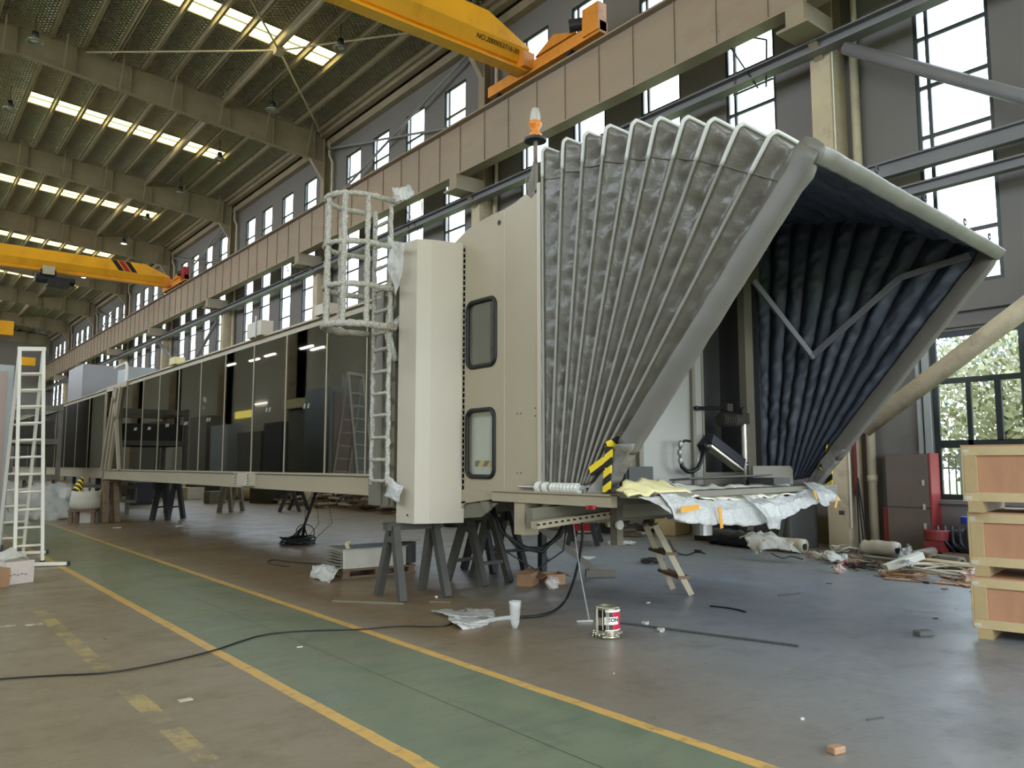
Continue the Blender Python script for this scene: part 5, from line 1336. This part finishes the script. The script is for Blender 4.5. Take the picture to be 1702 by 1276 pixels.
# debris pile by the crates: every larger piece is its own object
def plank(a, e, w, h, m, lab, nm='plank', cat='plank', dz=0):
    a, e = V(a)+V((0, 0, h/2+dz)), V(e)+V((0, 0, h/2+dz)); MB().bar(a, e, w, h).out(nm, m, label=lab, cat=cat)
plank(F(1470, 962), F(1660, 978), .16, .02, 'cardboard', 'long brown board along the front of the debris pile')
plank(F(1520, 965), F(1550, 970), .12, .03, 'cab_brown', 'short reddish-brown board lying just before the debris pile', dz=.0)
plank(F(1380, 928), F(1460, 944), .14, .025, 'old_wood', 'dark board under the rear of the debris pile')
plank(F(1530, 940), F(1620, 952), .3, .1, 'pine', 'thick pale timber under the white coiled cable', dz=.02)
plank(F(1560, 950), F(1625, 958), .12, .14, 'old_wood', 'dark timber block beside the thick pale timber')
plank(F(1440, 930), F(1540, 943), .2, .04, 'clutter_grey', 'grey strip lying under the white tube', dz=.03)
q = F(1500, 953); a, e = VT(1472, 944, q-CR*.3), VT(1532, 922, q+CR*.32); b = MB(); b.bar(a, e, .13, .1); b.out('white_tube', 'white_plastic', label='white square tube lying across the debris pile', cat='tube')
a, e = V(F(1505, 936))+V((0, 0, .1)), V(F(1552, 930))+V((0, 0, .14)); b = MB(); b.tube([a, e], .075, 12); b.out('grey_tube', 'clutter_grey', label='grey round tube beside the white tube on the debris pile', cat='tube')
roll(F(1436, 920), F(1492, 926), .13, 'clutter_pale', 'foam_roll', 'grey foam roll at the back of the debris pile', wob=.03)
roll(F(1528, 936), F(1552, 940), .1, 'old_wood', 'wire_spool', 'brown wire spool in the middle of the debris pile', cat='spool')
roll(F(1548, 938), F(1600, 945), .09, 'clutter_grey', 'pipe_offcut', 'grey-green pipe offcut near the white coiled cable', cat='pipe')
def coil(p, r, m, lab, k=4, th=.014, tilt=.3, sq=1.0):
    p = V(p); b = MB()
    for i in range(k):
        ph = R.uniform(0, 6); rr = r*R.uniform(.75, 1.1); cx, cy = R.uniform(-.08, .08), R.uniform(-.08, .08)
        b.tube([p+V((cx+rr*math.cos(a*PI/12+ph), cy+rr*sq*math.sin(a*PI/12+ph), th+abs(tilt*r*math.sin(a*PI/12+ph+i)))) for a in range(24)], th, 6, closed=True)
    b.out('coiled_cable', m, label=lab, cat='cable', smooth=True)
coil(F(1566, 952, .05), .42, 'roll_white', 'large white coiled cable at the end of the debris pile', 3, .016, .16)
coil(F(1440, 945), .22, 'clutter_dark', 'dark coiled cable at the corner of the debris pile', 4, .01, .3)
coil(F(1500, 958), .25, 'cardboard', 'tangled reddish-tan cable in front of the white tube', 5, .012, .2)
coil(F(1400, 918, .0), .2, 'clutter_pale', 'pale tangle of wire at the column foot', 5, .014, .5)
for k, (x0, y0, x1, y1, lab) in enumerate(((1344, 922, 1372, 926, 'flattened pale-pink strap on the floor at the end of the off-white roll'), (1372, 926, 1400, 940, 'pink strap curling from the column foot'), (1398, 936, 1425, 944, 'reddish strap end before the dark coil'))):
    a, e = F(x0, y0), F(x1, y1); pts = [a.lerp(e, i/8)+V((0, 0, .012+.03*abs(math.sin(i*1.3+k)))) for i in range(9)]
    b = MB(); b.tube(pts, .035, 5); b.out('strap', 'panel_pink' if k < 2 else 'cab_red', label=lab, cat='strap')
b = MB(); b.ball(F(1395, 945, .06), .1, .08, .06, 8, 6, .3); b.out('rubble_lump', 'panel_pink', label='pinkish lump beside the reddish strap end', cat='lump')
film_flap([[F(1350, 918, .1), F(1375, 918, .16), F(1410, 922, .1)], [F(1352, 924, .04), F(1376, 928, .1), F(1412, 932, .05)]], 10, 'crumpled_film', None, 'film', seed=71, amp=.1, label='dull crumpled film lying at the foot of the nearest column', cat='plastic film')
film_flap([[F(1498, 922, .2), F(1510, 905, .2), F(1524, 925, .15)], [F(1490, 938, .1), F(1508, 938, .22), F(1526, 938, .1)]], 8, 'crumpled_film', None, 'film', seed=73, amp=.07, label='torn clear film sticking up behind the white tube', cat='plastic film')
# scattered bits: nobody could count them
b = MB()
for k in range(230):
    px, py = R.uniform(1340, 1640), 0
    py = 916+(px-1340)*.165+R.gauss(0, 9)
    q = F(px, py); s = R.uniform(.02, .07)
    b.box(q+V((0, 0, s*.15+R.uniform(0, .02))), (s*R.uniform(.6, 4), s, s*.25), R.uniform(0, 3))
b.out('rubble', 'cardboard', label='scattered small scraps along the debris pile', cat='rubble', kind='stuff')
# compressor by the crates
p = F(1575, 928); t = thing('air_compressor', 'red and black machine with a blue cap beside the crates', 'machine', (p.x, p.y, 0))
b = MB(); b.lathe([(.0, .28), (.16, .28), (.2, .32), (.22, .47), (.2, .49), (.19, .42), (.0, .4)], p+V((-.12, .1, 0)), 20); b.bx(p.x-.3, p.x+.02, p.y-.05, p.y+.25, .1, .3); b.out('red_tub', 'dull_red', t)
b = MB(); b.ball(p+V((.15, -.25, .3)), .3, .36, .22, 14, 10, .18); b.ball(p+V((.3, -.6, .36)), .3, .34, .2, 14, 10, .18); b.cyl(p+V((-.05, -.5, .3)), p+V((.1, -.5, .3)), .16, n=16)
for k in range(6): b.tube([p+V((-.1, .1-.12*k, .55)), p+V((-.2, .05-.12*k, .3)), p+V((.0, -.05-.12*k, .08))], .03, 6)
b.out('black_body', 'dark_motor', t, smooth=True)
b = MB(); b.cyl(p+V((.1, -.35, .6)), p+V((.1, -.35, .72)), .14, n=14); b.box(p+V((.2, -.62, .68)), (.25, .3, .1), .4); b.out('blue_cap', 'blue_paint', t)
b = MB(); b.bx(p.x-.3, p.x+.4, p.y-.8, p.y+.4, 0, .12); b.out('base', 'old_wood', t)
b = MB(); b.cyl(p+V((.5, -.5, .74)), p+V((.3, -1.4, .72)), .03, n=8); b.out('pale_stick', 'roll_white', label='pale stick lying on the machine beside the crates', cat='stick')
b = MB(); b.ball(F(1612, 958, .09), .14, .12, .09, 10, 6, .3); b.out('pink_bag', 'panel_pink', label='small pink bag against the middle crate', cat='bag')
# loose bits on the open floor
for px, py, d, m, nm, lab in ((1535, 1056, (.16, .1, .05), 'stone', 'brick', 'grey brick on the floor before the bottom crate'), (1390, 1251, (.09, .06, .04), 'cardboard', 'brick_chip', 'orange-brown chip on the floor in the right corner'), (1333, 1196, (.025, .02, .015), 'clutter_pale', 'pebble', 'tiny pale pebble on the floor above the orange-brown chip'),
        (308, 1163, (.09, .06, .004), 'clutter_pale', 'paper_scrap', 'white paper smudge on the floor left of the aisle'), (1077, 1002, (.05, .03, .012), 'clutter_pale', 'paper_scrap', 'small white scrap between the step ladder and the paint can'), (195, 877, (.2, .08, .01), 'white_plastic', 'paper_scrap', 'white scrap on the floor in front of the stool'), (300, 874, (.25, .1, .012), 'white_plastic', 'paper_scrap', 'white scrap on the floor under the tunnel middle'),
        (975, 927, (.4, .22, .008), 'white_plastic', 'paper_scrap', 'white sheet lying behind the hanging hose'), (1258, 918, (.3, .05, .006), 'white_plastic', 'paper_scrap', 'thin white strip on the floor in front of the navy roll'), (1312, 988, (.35, .03, .01), 'recess', 'flat_bar', 'thin dark bar on the open floor before the off-white roll'), (1378, 970, (.08, .03, .01), 'recess', 'offcut', 'tiny dark offcut before the debris pile'),
        (1020, 1120, (.012, .012, .01), 'clutter_pale', 'pebble', 'tiny pale pebble right of the yellow line'), (498, 1075, (.05, .03, .004), 'white_plastic', 'paper_scrap', 'tiny white scrap on the green aisle'), (725, 993, (.03, .02, .02), 'white_plastic', 'pebble', 'white crumb under the sawhorse of the shutter housing'), (1555, 1028, (.05, .03, .01), 'recess', 'offcut', 'tiny dark offcut near the grey brick'),
        (1455, 1195, (.14, .012, .008), 'recess', 'offcut', 'thin dark splinter on the floor in the right corner')):
    q = F(px, py); b = MB(); b.box((q.x, q.y, d[2]/2), d, R.uniform(-.8, .8)); b.out(nm, m, label=lab, cat=nm.replace('_', ' '), bevel=min(d)*.2)
coil(F(1035, 905), .3, 'white_plastic', 'white looped cable on the floor behind the step ladder', 4, .012, .15, .7)
b = MB(); pts = [F(1112, 897, .02), F(1122, 915, .02), F(1140, 922, .02), F(1160, 916, .02), F(1172, 920, .02)]; b.tube(smooth_path(pts, 6), .012, 6); b.box(pts[-2], (.1, .08, .06)); b.out('plug_cable', 'black_cable', label='black plug cable on the floor below the drive pot', cat='cable')
coil(F(1082, 935), .16, 'clutter_dark', 'small dark coil of wire under the step ladder', 5, .012, .3)
# ---------------------------------------------------------------- clutter under and behind the tunnel
def bxo(px, py, w, d, h, m, nm, lab, cat, rz=.0, dz=0):
    q = F(px, py); b = MB(); b.box((q.x, q.y, h/2+dz), (w, d, h), rz); return b.out(nm, m, label=lab, cat=cat, bevel=.02)
roll(F(606, 846), F(652, 850), .22, 'old_wood', 'foam_roll', 'brown foam roll on the floor left of the shutter housing', wob=.03)
roll(F(618, 838), F(655, 841), .16, 'clutter_pale', 'foam_roll', 'pale foam roll behind the brown one left of the shutter housing', wob=.03)
roll(F(378, 830), F(425, 832), .4, 'clutter_pale', 'foil_roll', 'long pale roll under the tunnel behind the middle sawhorses', wob=.02)
roll(F(222, 828), F(262, 829), .75, 'duct_grey', 'duct_drum', 'large pale drum under the far part of the tunnel', wob=.01)
bxo(455, 835, 1.6, 1.2, .7, 'clutter_dark', 'machine_box', 'dark machine box under the tunnel next to the small black sawhorse', 'box', .4)
bxo(517, 838, .6, .5, .6, 'white_bag', 'white_sack', 'white sack right of the small black sawhorse', 'sack', .4)
bxo(338, 828, 1.4, 1.0, .8, 'clutter_dark', 'dark_crate', 'dark box far under the tunnel between two sawhorses', 'box')
bxo(357, 836, .7, .7, .5, 'clutter_grey', 'trolley', 'small grey trolley under the tunnel beside the pale roll', 'trolley')
bxo(282, 826, 2.0, .8, 1.2, 'clutter_pale', 'shelf_box', 'white box behind the far sawhorse under the tunnel', 'box')
bxo(195, 824, 1.2, 1.0, 1.5, 'clutter_dark', 'dark_cart', 'dark cart behind the end post of the tunnel', 'cart')
bxo(318, 829, .9, .7, .55, 'white_bag', 'white_bag', 'white bag under the tunnel right of the far dark sawhorse', 'bag', .3)
bxo(420, 829, .8, .7, .8, 'cardboard', 'tan_box', 'tan box under the tunnel beyond the middle sawhorse', 'box', .2)
bxo(548, 838, .9, .6, .4, 'old_wood', 'brown_bundle', 'brown bundle under the tunnel right of the hanging cable bundle', 'bundle', .6)
bxo(582, 840, .7, .5, .3, 'clutter_pale', 'pale_bundle', 'low pale bundle under the tunnel left of the brown foam roll', 'bundle', .9)
bxo(232, 838, .8, .6, .9, 'tarp_dark', 'dark_bin', 'dark bin under the tunnel between the end post and the far sawhorse', 'bin', .1)
for k, (P_, lab) in enumerate((([F(445, 934), F(455, 931), F(490, 935), F(520, 937), F(535, 938)], 'thin dark wire on the floor left of the duct unit'), ([F(446, 936), F(460, 940), F(480, 942)], 'short wire end on the floor below the thin dark wire'), ([F(1282, 920), F(1300, 928), F(1315, 925), F(1335, 930)], 'thin wire scrap on the floor before the off-white roll'), ([F(1180, 1008), F(1215, 1012), F(1240, 1018)], 'thin dark wire scrap on the open floor right of the step ladder'))):
    b = MB(); b.tube([q+V((0, 0, .008)) for q in smooth_path(P_, 6)], .008, 5); b.out('wire_scrap', 'black_cable', label=lab, cat='wire', smooth=True)
bxo(1118, 888, .9, .5, .55, 'pine_pale', 'pale_crate', 'pale box behind the drive pot under the platform', 'box', .3)
bxo(1060, 884, 3.4, .3, .22, 'clutter_dark', 'long_beam', 'long dark beam lying on the floor behind the sub frame', 'beam', -.55)
b = MB()
for k in range(520):
    y = R.uniform(12, 46); x = R.uniform(13.0, 14.35); s = R.uniform(.05, .2); h_ = (x-12.6)*.4*R.random()
    b.cur = R.randrange(3); b.box((x, y, h_+s*.2), (s*R.uniform(.5, 4), s, s*.4), R.uniform(0, 3))
b.out('rubble', ['old_wood', 'clutter_pale', 'clutter_grey'], label='low heap of wood scraps and waste along the foot of the window wall', cat='rubble', kind='stuff')
b = MB(); b.bx(14.36, 14.56, 13, 29, 0, .75); b.bx(14.3, 14.56, 14, 26, .75, .85); b.bx(14.36, 14.56, 29, 40, 0, .6); b.out('timber_stack', 'clutter_dark', label='long dark timber stack low along the window wall', cat='stack')

# ---------------------------------------------------------------- far tunnel and what stands on it
T2 = thing('bridge_tunnel', 'farther glass tunnel section behind the raking posts, with grey boxes on its roof', 'tunnel', (6.6, 33, 0))
glass_tunnel(T2, 5.3, 8.0, 26.2, 46.0, [28.4, 30.4, 32.4, 34.4, 36.6, 38.8, 41.2, 43.6], 1.5, 3.72)
for y in (28, 36, 44):
    for x in (5.5, 7.6): b = MB(); b.bx(x, x+.14, y, y+.14, 0, 1.22); b.out('support_post', 'horse_dark', T2)
b = MB(); za = PX(140, 675, 6.0).z; y0, y1 = PX(168, 650, 6.0).y, PX(102, 650, 6.0).y; zt = PX(140, 620, 6.0).z
b = MB(); b.bx(5.4, 7.2, y0, y0+2.6, 3.86, zt); b.out('plant_box', 'duct_grey', label='plain grey plant box standing on the far tunnel roof', cat='plant box')
zc = PX(188, 661, 6).z; b = MB(); b.cyl((6.1, PX(170, 660, 6).y, zc), (6.1, PX(207, 660, 6).y, zc), .42, n=20); b.bx(5.9, 6.3, PX(195, 660, 6).y-.1, PX(195, 660, 6).y+.1, 3.86, zc); b.out('round_duct', 'panel_grey', label='round grey duct on the far tunnel roof beside the plant box', cat='duct')
y0, y1 = PX(226, 640, 6).y, PX(209, 640, 6).y; zt = PX(218, 612, 6).z
b = MB(); b.bx(5.8, 6.6, y0+.2, y1+.2, 3.86, zt); b.out('upright_cabinet', 'panel_grey', label='tall grey cabinet standing on the tunnel roof beside the round duct', cat='cabinet')
b = MB(); b.tube([(5.7, y1+.1, zt+.05), (5.7, y0, zt+.08), (5.7, y0-.1, zt), (5.7, y0-.1, 3.86)], .04, 8); b.out('bent_pipe', 'white_plastic', label='thin white bent pipe around the tall grey cabinet on the tunnel roof', cat='pipe')
# stacked frames behind the white ladder
fs_ = thing('steel_rack', 'pale steel frame with wrapped bundles standing behind the white ladder', 'frame', (3.2, 24, 0))
b = MB()
for x in (2.2, 4.2):
    b.bx(x, x+.12, 27.1, 29.5, 3.2, 3.36); b.bx(x, x+.12, 27.1, 29.5, 2.2, 2.36)
    b.bx(x, x+.12, 27, 27.12, 0, 3.4); b.bx(x, x+.12, 29.5, 29.62, 0, 3.4)
for z in (3.2, 2.2, 1.15): b.bx(2.2, 4.32, 26.98, 27.1, z, z+.16); b.bx(2.2, 4.32, 29.5, 29.62, z, z+.16)
b.out('bars', 'clutter_grey', fs_)
b = MB(); b.bx(2.35, 4.1, 27.1, 29.5, 2.36, 2.9); b.out('shelf_load', 'clutter_dark', label='dark load resting inside the pale steel frame', cat='load')
film_flap([[(2.0, 25.6, 1.25), (2.6, 25.5, 1.3), (3.3, 25.6, 1.0)], [(1.9, 25.2, .5), (2.6, 25.1, .7), (3.3, 25.2, .5)], [(1.8, 25.0, .0), (2.6, 24.9, .02), (3.4, 25.0, .0)]], 10, 'wrapped_bundle', None, 'film_thin', seed=83, amp=.16, label='film-wrapped bundle behind the white ladder rungs', cat='bundle')
film_flap([[(3.6, 27.0, 1.1), (4.6, 26.8, 1.1), (5.0, 27.2, .9)], [(3.5, 26.4, .0), (4.5, 26.3, .02), (5.1, 26.6, .0)]], 12, 'wrapped_bundle', None, 'film_thin', seed=89, amp=.14, label='film-wrapped bundle on the floor under the far tunnel', cat='bundle')
ld = thing('steel_gangway', 'grey ladder-like gangway lying under the far tunnel behind the sack', 'gangway', (4.6, 29, .7))
b = MB()
for z in (.55, 1.0): b.bar((3.6, 28.4, z), (6.6, 27.6, z-.12), .06, .1)
for k in range(8): f = k/7; b.bar((3.6+3*f, 28.4-.8*f, .55-.12*f), (3.6+3*f, 28.4-.8*f, 1.0-.12*f), .06, .06)
for x in (3.7, 6.4): b.bx(x, x+.1, 28.0, 28.1, 0, .6)
b.out('frame', 'clutter_grey', ld)

# ---------------------------------------------------------------- the other side of the hall, mirrored in the tunnel glass
def MX(px, py, xo):          # real point whose mirror image in the tunnel glass is seen at this pixel
    q = PX(px, py, 2*XT-xo); return V((xo, q.y, q.z))
t = thing('folding_ladder', 'ladder on the open side, seen only mirrored in the tunnel glass', 'ladder', (0, 0, 0))
a, e, c, g = MX(573, 783, -.5), MX(612, 783, -.5), MX(572, 622, -.5), MX(603, 622, -.5)
zf = a.z; b = MB()
for p, q in ((a, c), (e, g)): p = p+(p-q)*(p.z/(q.z-p.z)); b.bar(p, q, .06, .06)
b.out('rail', 'alu', t)
b = MB()
for k in range(9): b.bar(a.lerp(c, k/8), e.lerp(g, k/8), .04, .03)
b.out('rung', 'alu', t)
b = MB(); q = MX(584, 665, -.48); b.bx(q.x-.02, q.x, q.y-.12, q.y+.12, q.z-.03, q.z+.05); b.out('hazard_tape', 'hazard_wall', t)
a, e = MX(511, 674, -2.5), MX(540, 674, -2.5)
t = thing('white_curtain', 'pleated pale curtain under a beige box, mirrored in the tunnel glass', 'curtain', (-2.5, (a.y+e.y)/2, 0)); b = MB(); n = 60; zt = a.z
b.sheet(lambda u, v: V((-2.5+.05*math.sin(u*60), a.y+(e.y-a.y)*u, .02+(zt-.05)*v)), n, 1, .01); b.out('pleats', 'foam_white', t)
c = MX(478, 668, -2.5); b = MB(); b.bx(-2.9, -2.35, e.y, c.y, zt-.05, zt+.3); b.out('top_box', 'foam_yellow', t)
b = MB(); b.bx(-2.9, -2.6, a.y+.1, c.y, 0, zt-.06); b.out('back_panel', 'clutter_grey', t)
for x0, x1, y0, y1, lab in ((391, 418, 681, 696, 'bright yellow-lit panel mirrored in the middle of the tunnel glass'), (423, 443, 669, 672, 'thin lit strip mirrored right of the yellow-lit panel')):
    p, q = MX(x0, y1, -8.7), MX(x1, y0, -8.7); b = MB(); b.bx(-8.79, -8.7, q.y, p.y, min(p.z, q.z), max(p.z, q.z)); b.out('lit_panel', 'lamp_yellow' if y1 == 696 else 'lamp_glow', label=lab, cat='lit panel')  # glowing light-box panels on the left wall, visible only as reflections
p, q = MX(293, 779, -8.7), MX(299, 728, -8.7); b = MB(); b.bx(-8.79, -8.7, q.y, p.y, 0, q.z); b.out('lit_doorway', 'lamp_yellow', label='narrow lit door gap mirrored low in the tunnel glass', cat='doorway')
for k, (px, py) in enumerate(((511, 577), (529, 579), (450, 590), (424, 598), (385, 606))):
    p = MX(px, py, -6.5); b = MB(); b.bx(-6.55, -6.45, p.y-.7, p.y+.7, p.z-.04, p.z+.04); b.out('tube_lamp', 'lamp_glow', label='tube lamp mirrored near the top edge of the tunnel glass', cat='lamp', group='mirrored tube lamps')  # ceiling tubes placed from their reflections, no suspension modelled
for k, (x0, x1, yt, m) in enumerate(((225, 262, 700, 'clutter_grey'), (268, 288, 735, 'clutter_pale'), (318, 345, 690, 'bridge_dark'), (352, 380, 705, 'panel_grey'), (396, 436, 716, 'clutter_grey'), (440, 470, 700, 'recess'), (546, 566, 720, 'clutter_dark'))):
    p, q = MX(x0, yt, -4.5), MX(x1, yt, -4.5); b = MB(); b.bx(-5.3, -4.5, q.y, p.y, 0, q.z); b.out('storage_cabinet', m, label='%s storage cabinet on the open side of the hall, faintly mirrored in the glass' % ('first tan', 'low pale', 'brownish', 'pale grey', 'wide tan-grey', 'charcoal', 'dark brown')[k], cat='cabinet')

# ================================================================ light, world, camera
w = bpy.data.worlds.new('sky'); S.world = w; w.use_nodes = True
t = w.node_tree; t.nodes.clear()
o = t.nodes.new('ShaderNodeOutputWorld'); bg = t.nodes.new('ShaderNodeBackground')
tc = t.nodes.new('ShaderNodeTexCoord'); sp = t.nodes.new('ShaderNodeSeparateXYZ'); t.links.new(tc.outputs['Generated'], sp.inputs[0])
mr = t.nodes.new('ShaderNodeMapRange'); t.links.new(sp.outputs[2], mr.inputs[0]); mr.inputs[1].default_value = -.1; mr.inputs[2].default_value = .7
t.links.new(mixrgb(t, mr.outputs[0], (.94, .97, 1, 1), (.66, .82, 1, 1)), bg.inputs['Color'])
bg.inputs['Strength'].default_value = 4.6
t.links.new(bg.outputs[0], o.inputs['Surface'])
def portal(name, loc, rot, sx, sy):
    d = bpy.data.lights.new(name, 'AREA'); d.shape = 'RECTANGLE'; d.size = sx; d.size_y = sy; d.cycles.is_portal = True
    ob = bpy.data.objects.new(name, d); COL.objects.link(ob); ob.location = loc; ob.rotation_euler = rot
portal('daylight_right', (XW+.5, 35, 7.9), (0, PI/2, 0), 14, 88)
portal('daylight_left', (XL-.5, 35, 12.3), (0, -PI/2, 0), 5.6, 88)
portal('daylight_gate', (1.5, Y0-.5, 3.7), (PI/2, 0, 0), 15, 7.4)
cam = bpy.data.cameras.new('camera'); co = bpy.data.objects.new('camera', cam); COL.objects.link(co)
cam.sensor_width = 36; cam.lens = FPX/1702*36; cam.clip_start = .05; cam.clip_end = 500
m = Matrix((CR, CU, -CD)).transposed().to_4x4(); m.translation = CP; co.matrix_world = m
S.camera = co
S.view_settings.view_transform = 'Standard'; S.view_settings.look = 'None'; S.view_settings.gamma = 1; S.view_settings.use_curve_mapping = False
S.view_settings.exposure = 0.92
cy = S.cycles
cy.use_denoising = True; cy.max_bounces = 8; cy.diffuse_bounces = 4; cy.glossy_bounces = 4; cy.transparent_max_bounces = 16; cy.transmission_bounces = 4
cy.sample_clamp_indirect = 6; cy.caustics_reflective = False; cy.caustics_refractive = False
